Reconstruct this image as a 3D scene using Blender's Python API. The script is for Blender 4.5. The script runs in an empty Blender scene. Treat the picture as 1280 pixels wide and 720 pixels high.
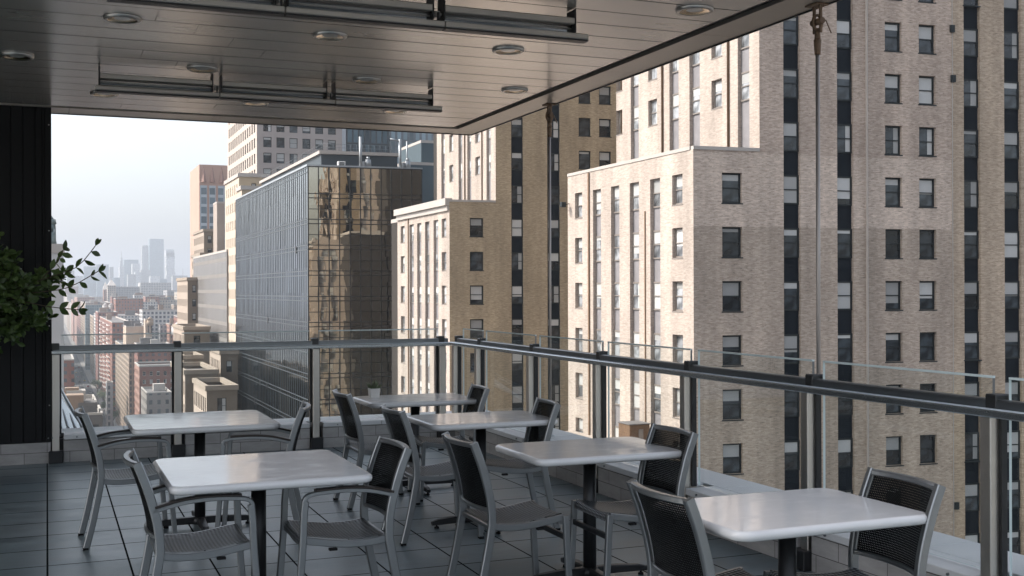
import bpy, bmesh, math, random
from mathutils import Vector, Matrix
rnd = random.Random(7)
R_ = math.radians
sc = bpy.context.scene
COL = sc.collection
PI = math.pi

# ------------------------------------------------------------------ camera model
FPX = 1425.7
HEYE = 1.63
yaw, pitch, roll = R_(22.188), R_(0.087), R_(-0.158)
cF = Vector((math.sin(yaw)*math.cos(pitch), math.cos(yaw)*math.cos(pitch), math.sin(pitch)))
cR = Vector((math.cos(yaw), -math.sin(yaw), 0))
cU = cR.cross(cF)
cR, cU = cR*math.cos(roll)+cU*math.sin(roll), cU*math.cos(roll)-cR*math.sin(roll)
def ray(px, py=362): return cF + cR*((px-640)/FPX) - cU*((py-360)/FPX)
def at_depth(px, d):
    r = ray(px); return (r.x*d, r.y*d)
def on_line(px, P, D):
    """distance t along plan line P + t*D where the sight line of px meets it"""
    r = ray(px); den = r.x*D[1]-r.y*D[0]
    s = (P[0]*D[1]-P[1]*D[0])/den
    q = (r.x*s, r.y*s)
    return (q[0]-P[0])*D[0]+(q[1]-P[1])*D[1], s
def z_at(px, py, s):
    return HEYE + ray(px, py).z*s
G = -85.0           # street level below the terrace floor

# ------------------------------------------------------------------ mesh helper
class MB:
    def __init__(s): s.v = []; s.f = []; s.m = []; s.uv = []; s.sm = []
    def face(s, pts, m=0, uv=None, smooth=False):
        i = len(s.v); s.v += [tuple(p) for p in pts]
        s.f.append(tuple(range(i, i+len(pts)))); s.m.append(m); s.sm.append(smooth)
        if uv is None:
            a, b, c = Vector(pts[0]), Vector(pts[1]), Vector(pts[2])
            n = (b-a).cross(c-a)
            ax = max(range(3), key=lambda k: abs(n[k]))
            uv = [((p[1], p[2]) if ax == 0 else (p[0], p[2]) if ax == 1 else (p[0], p[1])) for p in pts]
        s.uv.append(uv)
    def box(s, x0, x1, y0, y1, z0, z1, m=0, skip=''):
        P = lambda x, y, z: (x, y, z)
        if 'b' not in skip: s.face([P(x0,y0,z0),P(x0,y1,z0),P(x1,y1,z0),P(x1,y0,z0)], m)
        if 't' not in skip: s.face([P(x0,y0,z1),P(x1,y0,z1),P(x1,y1,z1),P(x0,y1,z1)], m)
        s.face([P(x0,y0,z0),P(x1,y0,z0),P(x1,y0,z1),P(x0,y0,z1)], m)
        s.face([P(x1,y1,z0),P(x0,y1,z0),P(x0,y1,z1),P(x1,y1,z1)], m)
        s.face([P(x0,y1,z0),P(x0,y0,z0),P(x0,y0,z1),P(x0,y1,z1)], m)
        s.face([P(x1,y0,z0),P(x1,y1,z0),P(x1,y1,z1),P(x1,y0,z1)], m)
    def bevbox(s, x0, x1, y0, y1, z0, z1, b, m=0):
        """box with chamfered edges"""
        bm = bmesh.new(); bmesh.ops.create_cube(bm, size=1)
        for v in bm.verts:
            v.co = Vector((x0+(v.co.x+.5)*(x1-x0), y0+(v.co.y+.5)*(y1-y0), z0+(v.co.z+.5)*(z1-z0)))
        bmesh.ops.bevel(bm, geom=bm.edges[:], offset=b, segments=1, affect='EDGES')
        for f in bm.faces: s.face([v.co.copy() for v in f.verts], m)
        bm.free()
    def cyl(s, a, b, r0, r1=None, n=12, m=0, caps=True, smooth=True):
        r1 = r0 if r1 is None else r1
        a, b = Vector(a), Vector(b); d = (b-a).normalized()
        u = d.orthogonal().normalized(); w = d.cross(u)
        A = [a+(u*math.cos(2*PI*k/n)+w*math.sin(2*PI*k/n))*r0 for k in range(n)]
        B = [b+(u*math.cos(2*PI*k/n)+w*math.sin(2*PI*k/n))*r1 for k in range(n)]
        for k in range(n):
            j = (k+1) % n
            s.face([A[k], A[j], B[j], B[k]], m, smooth=smooth)
        if caps:
            s.face(A[::-1], m); s.face(B, m)
    def sweep(s, pts, w, h, side=(0,1,0), m=0, ch=.25, scale=None):
        """bar of chamfered rectangular section (w along side, h across) along pts"""
        pts = [Vector(p) for p in pts]; side = Vector(side).normalized(); rings = []
        for i, p in enumerate(pts):
            t = (pts[min(i+1, len(pts)-1)]-pts[max(i-1, 0)]).normalized()
            sd = (side - t*side.dot(t)).normalized(); up = t.cross(sd)
            k = 1 if scale is None else scale[i]
            a, b = w/2*k, h/2*k; c = min(a, b)*ch
            rings.append([p+sd*x+up*y for x, y in ((a,-b+c),(a,b-c),(a-c,b),(-a+c,b),(-a,b-c),(-a,-b+c),(-a+c,-b),(a-c,-b))])
        for A, B in zip(rings, rings[1:]):
            for k in range(8):
                j = (k+1) % 8; s.face([A[k], A[j], B[j], B[k]], m)
        s.face(rings[0][::-1], m); s.face(rings[-1], m)
    def grid(s, fn, nu, nv, m=0, uvs=(1,1), smooth=True):
        P = [[Vector(fn(i/nu, j/nv)) for j in range(nv+1)] for i in range(nu+1)]
        for i in range(nu):
            for j in range(nv):
                s.face([P[i][j], P[i+1][j], P[i+1][j+1], P[i][j+1]], m,
                       [((i+a)/nu*uvs[0], (j+b)/nv*uvs[1]) for a, b in ((0,0),(1,0),(1,1),(0,1))], smooth)
    def mesh(s, name, mats, merge=True):
        me = bpy.data.meshes.new(name)
        me.from_pydata(s.v, [], s.f)
        for mt in mats: me.materials.append(mt)
        me.polygons.foreach_set('material_index', s.m)
        me.polygons.foreach_set('use_smooth', s.sm)
        ul = me.uv_layers.new(name='UVMap')
        flat = [c for f in s.uv for p in f for c in p]
        ul.data.foreach_set('uv', flat)
        if merge and any(s.sm):
            bm = bmesh.new(); bm.from_mesh(me)
            bmesh.ops.remove_doubles(bm, verts=bm.verts, dist=1e-5)
            bm.to_mesh(me); bm.free()
        me.update()
        return me
    def build(s, name, mats, parent=None, loc=None, rotz=0):
        if not isinstance(mats, (list, tuple)): mats = [mats]
        return link(name, s.mesh(name, mats), parent, loc, rotz)

def link(name, data, parent=None, loc=None, rotz=0):
    o = bpy.data.objects.new(name, data); COL.objects.link(o)
    if parent: o.parent = parent
    if loc is not None: o.location = loc
    o.rotation_euler = (0, 0, rotz)
    return o
def thing(name, label, cat, loc=(0,0,0), rotz=0, group=None):
    o = link(name, None, None, loc, rotz)
    o.empty_display_size = .1
    return tag(o, label, cat, group)
def tag(o, label, cat, group=None):
    o['label'] = label; o['category'] = cat
    if group: o['group'] = group
    return o
def struct(o, kind='structure'):
    o['kind'] = kind; return o
def dup(root, loc, rotz, label=None, group=None, scale=None):
    r = root.copy(); COL.objects.link(r); r.location = loc; r.rotation_euler = (0,0,rotz)
    if label: r['label'] = label
    if group: r['group'] = group
    if scale: r.scale = scale
    for ch in list(root.children):
        c = ch.copy(); COL.objects.link(c); c.parent = r
        for g in ch.children:
            e = g.copy(); COL.objects.link(e); e.parent = c
    return r
def smooth_path(pts, n=5):
    pts = [Vector(p) for p in pts]; out = []
    for i in range(len(pts)-1):
        p0 = pts[max(i-1,0)]; p1 = pts[i]; p2 = pts[i+1]; p3 = pts[min(i+2, len(pts)-1)]
        for k in range(n):
            t = k/n
            out.append(.5*((2*p1)+(p2-p0)*t+(2*p0-5*p1+4*p2-p3)*t*t+(3*p1-p0-3*p2+p3)*t**3))
    out.append(pts[-1]); return out

# ------------------------------------------------------------------ materials
class NT:
    def __init__(s, name):
        s.mat = bpy.data.materials.new(name); s.mat.use_nodes = True
        s.t = s.mat.node_tree; s.t.nodes.clear()
        s.out = s.n('ShaderNodeOutputMaterial')
    def n(s, typ, **kw):
        nd = s.t.nodes.new(typ)
        for k, v in kw.items():
            setattr(nd, k, v)
        return nd
    def l(s, a, b): s.t.links.new(a, b)
    def ramp(s, fac, stops):
        r = s.n('ShaderNodeValToRGB'); cr = r.color_ramp
        while len(cr.elements) < len(stops): cr.elements.new(.5)
        for e, (p, c) in zip(cr.elements, stops):
            e.position = p; e.color = (c, c, c, 1) if not isinstance(c, (tuple, list)) else (*c, 1)
        s.l(fac, r.inputs[0]); return r.outputs[0]
    def mix(s, fac, a, b, mode='MIX'):
        m = s.n('ShaderNodeMix', data_type='RGBA', blend_type=mode)
        for sock, v in ((m.inputs[0], fac), (m.inputs[6], a), (m.inputs[7], b)):
            if isinstance(v, (int, float)): sock.default_value = v
            elif isinstance(v, (tuple, list)): sock.default_value = (*v, 1)
            else: s.l(v, sock)
        return m.outputs[2]
    def math(s, op, a, b=None, c=None):
        m = s.n('ShaderNodeMath', operation=op)
        for k, v in enumerate((a, b, c)):
            if v is None: continue
            if isinstance(v, (int, float)): m.inputs[k].default_value = v
            else: s.l(v, m.inputs[k])
        return m.outputs[0]
    def coord(s, which='Object', scale=(1,1,1)):
        tc = s.n('ShaderNodeTexCoord'); mp = s.n('ShaderNodeMapping')
        mp.inputs['Scale'].default_value = scale
        s.l(tc.outputs[which], mp.inputs[0]); return mp.outputs[0]
    def noise(s, vec, scale, detail=4, rough=.55):
        nz = s.n('ShaderNodeTexNoise'); nz.inputs['Scale'].default_value = scale
        nz.inputs['Detail'].default_value = detail; nz.inputs['Roughness'].default_value = rough
        s.l(vec, nz.inputs['Vector']); return nz.outputs[0]
    def bsdf(s, col, rough=.6, metal=0, spec=.5, bump=None, bstr=.3, bdist=.01):
        b = s.n('ShaderNodeBsdfPrincipled')
        for nm, v in (('Base Color', col), ('Roughness', rough), ('Metallic', metal), ('Specular IOR Level', spec)):
            if isinstance(v, (int, float)): b.inputs[nm].default_value = v
            elif isinstance(v, (tuple, list)): b.inputs[nm].default_value = (*v, 1)
            else: s.l(v, b.inputs[nm])
        if bump is not None:
            bp = s.n('ShaderNodeBump'); bp.inputs['Strength'].default_value = bstr; bp.inputs['Distance'].default_value = bdist
            s.l(bump, bp.inputs['Height']); s.l(bp.outputs[0], b.inputs['Normal'])
        s.b = b
        return b.outputs[0]
    def done(s, sh): s.l(sh, s.out.inputs[0]); return s.mat

def plain(name, col, rough=.6, metal=0, spec=.5, var=.12, vscale=3., bstr=0., coord='Object'):
    t = NT(name); v = t.coord(coord)
    nz = t.noise(v, vscale, 5)
    c = t.mix(nz, tuple(x*(1-var) for x in col), tuple(min(1, x*(1+var)) for x in col))
    fine = t.noise(v, vscale*14, 3)
    r = t.math('MULTIPLY_ADD', fine, .06, rough-.03)
    return t.done(t.bsdf(c, r, metal, spec, fine if bstr else None, bstr, .004))

def brick_mat(name, cols, mortar, bw=.26, bh=.075, patches=None, dark=.25):
    """cols: (light, mid) brick colours in UV metres; every brick has its own tone; soot streaks and patched bands"""
    t = NT(name); uv = t.coord('UV')
    b = t.n('ShaderNodeTexBrick'); b.offset = .5
    for k, v in (('Scale', 1), ('Brick Width', bw), ('Row Height', bh), ('Mortar Size', .006), ('Mortar Smooth', .2), ('Bias', -.1)):
        b.inputs[k].default_value = v
    b.inputs['Color1'].default_value = (*cols[0], 1); b.inputs['Color2'].default_value = (*cols[1], 1)
    b.inputs['Mortar'].default_value = (*mortar, 1)
    b.inputs['Bias'].default_value = 0
    t.l(uv, b.inputs['Vector'])
    # clusters of darker headers, stretched along the courses
    st = t.coord('UV', (1.1, 7.5, 1))
    sp = t.ramp(t.noise(t.coord('UV', (1.6, 6.5, 1)), 1.9, 2, .6), [(.60, 0.), (.64, 1.)])
    c = t.mix(t.math('MULTIPLY', sp, dark+.27), b.outputs[0], tuple(x*.42 for x in cols[1]))
    mid = t.ramp(t.noise(t.coord('UV', (1.3, 5.5, 1)), 1.5, 3, .7), [(.32, .83), (.68, 1.14)])
    c = t.mix(1., c, mid, 'MULTIPLY')
    sp2 = t.ramp(t.noise(t.coord('UV', (.9, 9, 1)), 2.3, 2, .6), [(.62, 0.), (.70, 1.)])
    c = t.mix(t.math('MULTIPLY', sp2, .4), c, tuple(min(1, x*1.35) for x in cols[0]))
    big = t.ramp(t.noise(t.coord('UV', (.35, .12, 1)), 1, 4), [(.3, .80), (.7, 1.08)])
    c = t.mix(1., c, big, 'MULTIPLY')
    st3 = t.ramp(t.noise(t.coord('UV', (.8, .05, 1)), 1, 4), [(.34, .84), (.6, 1.03)])
    c = t.mix(1., c, st3, 'MULTIPLY')
    if patches:
        sx = t.n('ShaderNodeSeparateXYZ'); t.l(uv, sx.inputs[0])
        for (u0, u1, z0, z1, tint) in patches:
            m = t.math('MULTIPLY', t.math('MULTIPLY', t.math('GREATER_THAN', sx.outputs[0], u0), t.math('LESS_THAN', sx.outputs[0], u1)),
                       t.math('MULTIPLY', t.math('GREATER_THAN', sx.outputs[1], z0), t.math('LESS_THAN', sx.outputs[1], z1)))
            c = t.mix(m, c, t.mix(1., c, tint, 'MULTIPLY'))
    return t.done(t.bsdf(c, .85, 0, .3, b.outputs[1], -.35, .01))

def city_mat(name, wall, win=(.05,.06,.07), bw=2.6, bh=3.3, mort=.75, win2=None):
    """distant facade: a grid of small windows (each its own tone) in a wall"""
    t = NT(name); uv = t.coord('UV')
    b = t.n('ShaderNodeTexBrick'); b.offset = 0.
    for k, v in (('Scale', 1), ('Brick Width', bw), ('Row Height', bh), ('Mortar Size', mort), ('Mortar Smooth', 0), ('Bias', .0)):
        b.inputs[k].default_value = v
    b.inputs['Color1'].default_value = (*win, 1); b.inputs['Color2'].default_value = (*(win2 or tuple(x*3.2 for x in win)), 1)
    nz = t.noise(t.coord('UV', (.25, .12, 1)), 1., 5)
    w = t.mix(nz, tuple(x*.78 for x in wall), tuple(x*1.18 for x in wall))
    t.l(w, b.inputs['Mortar']); t.l(uv, b.inputs['Vector'])
    rg = t.math('MULTIPLY_ADD', b.outputs[1], .65, .2)
    return t.done(t.bsdf(b.outputs[0], rg, 0, .4, b.outputs[1], .6, .15))

M = {}
def glass_pane(name, col=(.018,.022,.026), rough=.04, wav=.02, spec=.6):
    t = NT(name); oi = t.n('ShaderNodeObjectInfo')
    v = t.coord('Object')
    nz = t.ramp(t.noise(v, .9, 2), [(.42, .5), (.58, 1.6)])
    c = t.mix(oi.outputs['Random'], tuple(x*.5 for x in col), tuple(x*2.6 for x in col))
    c = t.mix(1., c, nz, 'MULTIPLY')
    return t.done(t.bsdf(c, rough, 0, spec, t.noise(v, 1.3, 1), wav, .05))
M['pane'] = glass_pane('window_glass', (.016,.020,.023), .04, .03, .5)
M['pane_sky'] = glass_pane('window_glass_sky_tint', (.13,.135,.14), .06, .03, .9)  # street-side panes: reflected sky put into a paler base colour
def blind_mat(name, col):
    t = NT(name); oi = t.n('ShaderNodeObjectInfo')
    c = t.mix(oi.outputs['Random'], tuple(x*.5 for x in col), col)
    return t.done(t.bsdf(c, .5, 0, .3))
M['blind'] = blind_mat('roller_blind', (.56,.56,.54))
M['frame_dark'] = plain('window_frame_dark', (.016,.021,.022), .5, 0, .25, .2)
M['frame_tan'] = plain('window_frame_tan', (.19,.165,.145), .5, 0, .5, .2)
M['spandrel_dark'] = plain('spandrel_black', (.006,.010,.015), .6, 0, .12, .5, .8)
M['spandrel_grey'] = plain('spandrel_grey', (.21,.20,.205), .55, 0, .4, .3, 1.5)
M['stone_cap'] = plain('stone_cap', (.42,.385,.35), .8, 0, .3, .15, 1.2)
M['roof_tar'] = plain('roof_tar', (.16,.15,.145), .9, 0, .2, .3, .3)
M['rust'] = plain('rusty_pipe', (.19,.125,.08), .7, 0, .3, .3, 2)
M['steel'] = plain('brushed_steel', (.42,.41,.39), .33, 1, .5, .1, 2)
M['post'] = plain('post_steel', (.62,.575,.52), .38, 1, .5, .1, 2)
M['alu'] = plain('chair_aluminium', (.27,.28,.285), .36, .85, .5, .10, 6)
M['black'] = plain('black_powdercoat', (.012,.012,.013), .42, 0, .5, .2, 4)
M['rubber'] = plain('rubber', (.01,.01,.01), .8, 0, .2, .1)
M['rail_dark'] = plain('rail_dark', (.20,.21,.215), .32, 1, .5, .15, 1.5)
M['rail_light'] = plain('rail_light', (.46,.49,.50), .26, 1, .5, .06, 1.5)
M['rail_glint'] = plain('rail_top_glint', (.70,.76,.79), .25, 0, .6, .05)  # pale rail top: a sky highlight put into the colour
M['cap'] = plain('post_cap_dark', (.06,.06,.06), .35, .8, .5, .15)

# ================================================================== CAMERA / WORLD
cam = bpy.data.cameras.new('camera'); co = bpy.data.objects.new('camera', cam); COL.objects.link(co)
mw = Matrix((( cR.x, cU.x, -cF.x, 0), (cR.y, cU.y, -cF.y, 0), (cR.z, cU.z, -cF.z, HEYE), (0,0,0,1)))
co.matrix_world = mw
cam.sensor_width = 36; cam.lens = FPX/1280*36; cam.clip_start = .05; cam.clip_end = 40000
sc.camera = co

SUN_EL, SUN_A = R_(44), R_(24)          # SUN_A: towards +Y from -X
sdir = Vector((-math.cos(SUN_A)*math.cos(SUN_EL), math.sin(SUN_A)*math.cos(SUN_EL), math.sin(SUN_EL)))
w = bpy.data.worlds.new('World'); sc.world = w; w.use_nodes = True
nt = w.node_tree; bg = nt.nodes['Background']
sky = nt.nodes.new('ShaderNodeTexSky'); sky.sky_type = 'NISHITA'; sky.sun_disc = False
sky.sun_elevation = SUN_EL; sky.sun_rotation = math.atan2(sdir.x, sdir.y)
sky.altitude = 50; sky.air_density = 1.0; sky.dust_density = 4.0; sky.ozone_density = 1.2
hs = nt.nodes.new('ShaderNodeHueSaturation'); hs.inputs['Saturation'].default_value = .5
nt.links.new(sky.outputs[0], hs.inputs['Color']); nt.links.new(hs.outputs[0], bg.inputs[0]); bg.inputs[1].default_value = .128
sl = bpy.data.lights.new('sun', 'SUN'); sl.energy = 2.0; sl.angle = R_(.53); sl.color = (1, .95, .89)
so = bpy.data.objects.new('sun', sl); COL.objects.link(so)
so.rotation_euler = sdir.to_track_quat('Z', 'Y').to_euler()
sc.view_settings.view_transform = 'Standard'; sc.view_settings.look = 'None'
sc.view_settings.exposure = 1.42; sc.view_settings.gamma = 1
sc.render.engine = 'CYCLES'
try:
    sc.cycles.use_denoising = True; sc.cycles.denoiser = 'OPENIMAGEDENOISE'
except Exception: pass
sc.cycles.max_bounces = 8; sc.cycles.diffuse_bounces = 4; sc.cycles.glossy_bounces = 4
sc.cycles.transparent_max_bounces = 24; sc.cycles.volume_bounces = 0
sc.cycles.caustics_reflective = False; sc.cycles.caustics_refractive = False
sc.cycles.sample_clamp_indirect = 6

# ================================================================== TERRACE SHELL
XW, YW, ZC, CZ = 4.08, 11.65, 3.37, .262     # inner faces of the parapets, ceiling, coping height
# floor: slate tiles
t = NT('slate_tiles'); v = t.coord('Object')
b = t.n('ShaderNodeTexBrick'); b.offset = 0
for k, val in (('Scale', 1), ('Brick Width', .4567), ('Row Height', .4567), ('Mortar Size', .006), ('Mortar Smooth', .1), ('Bias', 0)): b.inputs[k].default_value = val
b.inputs['Color1'].default_value = (.098,.132,.146,1); b.inputs['Color2'].default_value = (.145,.178,.190,1); b.inputs['Mortar'].default_value = (.015,.017,.018,1)
t.l(v, b.inputs['Vector'])
n1 = t.noise(t.coord('Object', (1,2.4,1)), 2.2, 6, .65); n2 = t.noise(t.coord('Object', (4,30,4)), 2, 5, .7)
c = t.mix(1., b.outputs[0], t.ramp(n1, [(.3,.6),(.7,1.3)]), 'MULTIPLY')
c = t.mix(1., c, t.ramp(n2, [(.3,.86),(.7,1.1)]), 'MULTIPLY')
hgt = t.math('MULTIPLY_ADD', n2, .25, t.math('MULTIPLY', b.outputs[1], -1.))
rg = t.math('MULTIPLY_ADD', n1, .3, .22)
M['slate'] = t.done(t.bsdf(c, t.math('MAXIMUM', rg, b.outputs[1]), 0, t.math('MULTIPLY_ADD', b.outputs[1], -.7, .7), hgt, .35, .004))
f = MB(); f.box(-9, XW+.02, -7, YW+.02, -.35, 0)
struct(f.build('floor', M['slate']))

# ceiling: long metal panels running along X
t = NT('ceiling_metal'); v = t.coord('Object', (.25, 3, 1)); nz = t.noise(v, 2, 5)
c = t.mix(nz, (.60,.565,.515), (.67,.63,.58))
rg = t.math('MULTIPLY_ADD', t.noise(t.coord('Object', (.5, 1.5, 1)), 1.2, 4), .08, .20)
M['ceil'] = t.done(t.bsdf(c, rg, .6, .5, t.noise(t.coord('Object', (.35,1.2,1)), 1.1, 2), .05, .02))
f = MB(); PW = .3216; y1 = YW-.115; k = 0
while y1 > 4.3:
    y0 = y1-PW
    joints = [-4.2] + [x for x in sorted(( -2.3+.9*((k*7)%5)/5, 1.15+1.1*((k*3)%4)/4-.5))] + [XW-.05]
    for xa, xb in zip(joints, joints[1:]):
        za, zb = ZC+rnd.uniform(0,.0016), ZC+rnd.uniform(0,.0016)
        f.face([(xa+.0015,y0+.006,za),(xa+.0015,y1-.006,zb),(xb-.0015,y1-.006,zb),(xb-.0015,y0+.006,za)])
        f.face([(xa,y0+.006,za),(xb,y0+.006,za),(xb,y0+.004,za+.02),(xa,y0+.004,za+.02)], 1)
        f.face([(xa,y1-.006,zb),(xa,y1-.004,zb+.02),(xb,y1-.004,zb+.02),(xb,y1-.006,zb)], 1)
    y1 = y0; k += 1
f.box(-4.2, XW+.25, 4.0, YW+.25, ZC+.06, ZC+.5, 1)
struct(f.build('ceiling', [M['ceil'], M['black']]))
# soffit border outside the dark channel
f = MB(); OX, OY = 4.40, 11.99
M['fascia'] = plain('soffit_border', (.43,.395,.35), .36, .75, .5, .08, 1.2)
for xa, xb in ((-4.2,-2.6),(-2.596,.2),(.204,1.55),(1.554,3.0),(3.004,XW+.03)):
    f.box(xa, xb, YW-.03, OY, ZC-.004, ZC+.06)
ys = [4.0,5.3,6.7,8.1,9.4,10.7,OY]
for ya, yb in zip(ys, ys[1:]): f.box(XW+.034, OX, ya+.002, yb-.002, ZC-.004, ZC+.06)
f.box(-4.2, OX+.012, OY, OY+.012, ZC-.012, ZC+.62, 1); f.box(OX, OX+.012, 4.0, OY-.002, ZC-.012, ZC+.62, 1)
f.box(-4.2, OX, 3.98, OY, ZC+.5, ZC+.6, 1)
struct(f.build('ceiling_border', [M['fascia'], M['black']]))
# dark screen channel between ceiling and border
f = MB(); f.box(-4.2, XW-.04, YW-.115, YW-.032, ZC+.02, ZC+.05); f.box(XW-.046, XW+.03, 4.0, YW-.12, ZC+.02, ZC+.05)
f.build('ceiling_channel', M['black'])
struct(bpy.data.objects['ceiling_channel'])

# black ribbed metal wall at the left end, on a stone base
wl = thing('panel_wall', 'tall black ribbed metal wall at the left end of the terrace behind the leafy plant', 'wall', (-4, YW, 0))
M['panel'] = plain('black_panel', (.011,.0112,.0118), .42, 0, .16, .25, 1)
f = MB(); x = .045
edges = [.045, -.012, -.041, -.096, -.207, -.311, -.42]
while edges[-1] > -8.9: edges.append(edges[-1]-.108)
for k, (a, bb) in enumerate(zip(edges, edges[1:])):
    d = .012*(k % 2)
    f.bevbox(bb+.003-(-4), a-.003-(-4), -.02+d*.6, .3, .205, ZC+.05, .003)
f.box(-4.9, 4.03, .004, .29, .2, ZC+.04)
f.build('metal_cladding', M['panel'], wl)
t = NT('parapet_stone'); uv = t.coord('UV')
b = t.n('ShaderNodeTexBrick'); b.offset = .5
for k, val in (('Scale', 1), ('Brick Width', .40), ('Row Height', .105), ('Mortar Size', .0025), ('Mortar Smooth', .1), ('Bias', 0)): b.inputs[k].default_value = val
b.inputs['Color1'].default_value = (.36,.345,.33,1); b.inputs['Color2'].default_value = (.43,.41,.395,1); b.inputs['Mortar'].default_value = (.10,.09,.085,1)
t.l(uv, b.inputs['Vector'])
c = t.mix(1., b.outputs[0], t.ramp(t.noise(t.coord('Object', (1,1,3)), 3, 6, .65), [(.3,.72),(.7,1.1)]), 'MULTIPLY')
M['stone'] = t.done(t.bsdf(c, .7, 0, .4, b.outputs[1], -.4, .004))
f = MB(); f.box(-4.9, 4.03, -.012, .28, 0, .199)
f.build('stone_base', M['stone'], wl)
f = MB()
for z in (.55, 1.3, 2.2, 3.2): f.cyl((4.02,-.008,z), (4.02,-.03,z), .006, .005, 8)
f.build('screw', M['steel'], wl)

# parapets with coping, notched for the posts
PB = [.075, 1.195, 2.57, 3.945]                     # post centres along the back parapet (X)
PR = [-2.75, -1.375, 0.0, 1.375, 2.74, 4.125, 5.51, 6.885, 8.26, 9.635, 11.01, 11.72]
t = NT('coping_stone'); nz = t.noise(t.coord('Object'), 3, 6, .65); n2 = t.noise(t.coord('Object'), .7, 3)
c = t.mix(nz, (.56,.565,.57), (.70,.70,.69)); c = t.mix(1., c, t.ramp(n2, [(.35,.86),(.65,1.04)]), 'MULTIPLY')
M['coping'] = t.done(t.bsdf(c, .55, 0, .45, nz, .1, .003))
def parapet(name, label, along, a0, a1, posts, out, slabs):
    """along: 'x' or 'y'; local s runs along the wall, q outwards from the inner face"""
    root = thing(name, label, 'wall', (0,0,0))
    def bx(f, s0, s1, q0, q1, z0, z1, m=0, bev=0):
        if along == 'x': A = (s0, s1, YW+q0, YW+q1, z0, z1)
        else: A = (XW+q0, XW+q1, s0, s1, z0, z1)
        (f.bevbox(*A, bev, m) if bev else f.box(*A, m))
    cuts = sorted(p for p in posts if a0 < p < a1); segs = []; s = a0
    for p in cuts:
        segs.append((s, p-.07)); s = p+.07
    segs.append((s, a1))
    f = MB(); g = MB(); h = MB()
    for s0, s1 in segs:
        if s1-s0 < .02: continue
        bx(f, s0, s1, .0, .22, -.2, CZ-.045)
        n = max(1, round((s1-s0)/.7)); L = (s1-s0)/n
        for k in range(n): bx(g, s0+k*L+.002, s0+(k+1)*L-.002, -.018, .216, CZ-.044, CZ, 0, .004)
    bx(f, a0, a1, .22, out-.03, -.6, CZ-.045)
    n = slabs; L = (a1-a0)/n
    for k in range(n): bx(g, a0+k*L+.002, a0+(k+1)*L-.002, .22, out, CZ-.044, CZ-.001, 0, .004)
    for p in cuts:
        bx(h, p-.068, p+.068, .10, .215, -.1, CZ-.05)
    f.build('stone_wall', M['stone'], root); g.build('coping', M['coping'], root); h.build('post_recess', M['black'], root)
    k = MB()
    for s0, s1 in segs:
        for fr in (.12, .88):
            s = s0+(s1-s0)*fr
            if along == 'x': k.cyl((s, YW-.017, CZ-.022), (s, YW-.028, CZ-.022), .008, .006, 8)
            else: k.cyl((XW-.017, s, CZ-.022), (XW-.028, s, CZ-.022), .008, .006, 8)
    k.build('bolt', M['rail_dark'], root)
    return root
parapet('parapet_wall', 'low pale stone parapet with wide coping across the far end of the terrace, facing the avenue view', 'x', .05, XW+.56, PB, .56, 7)
parapet('parapet_wall', 'long low stone parapet with two rows of coping slabs running along the brick tower side', 'y', -7, YW-.002, PR, .56, 19)

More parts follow.
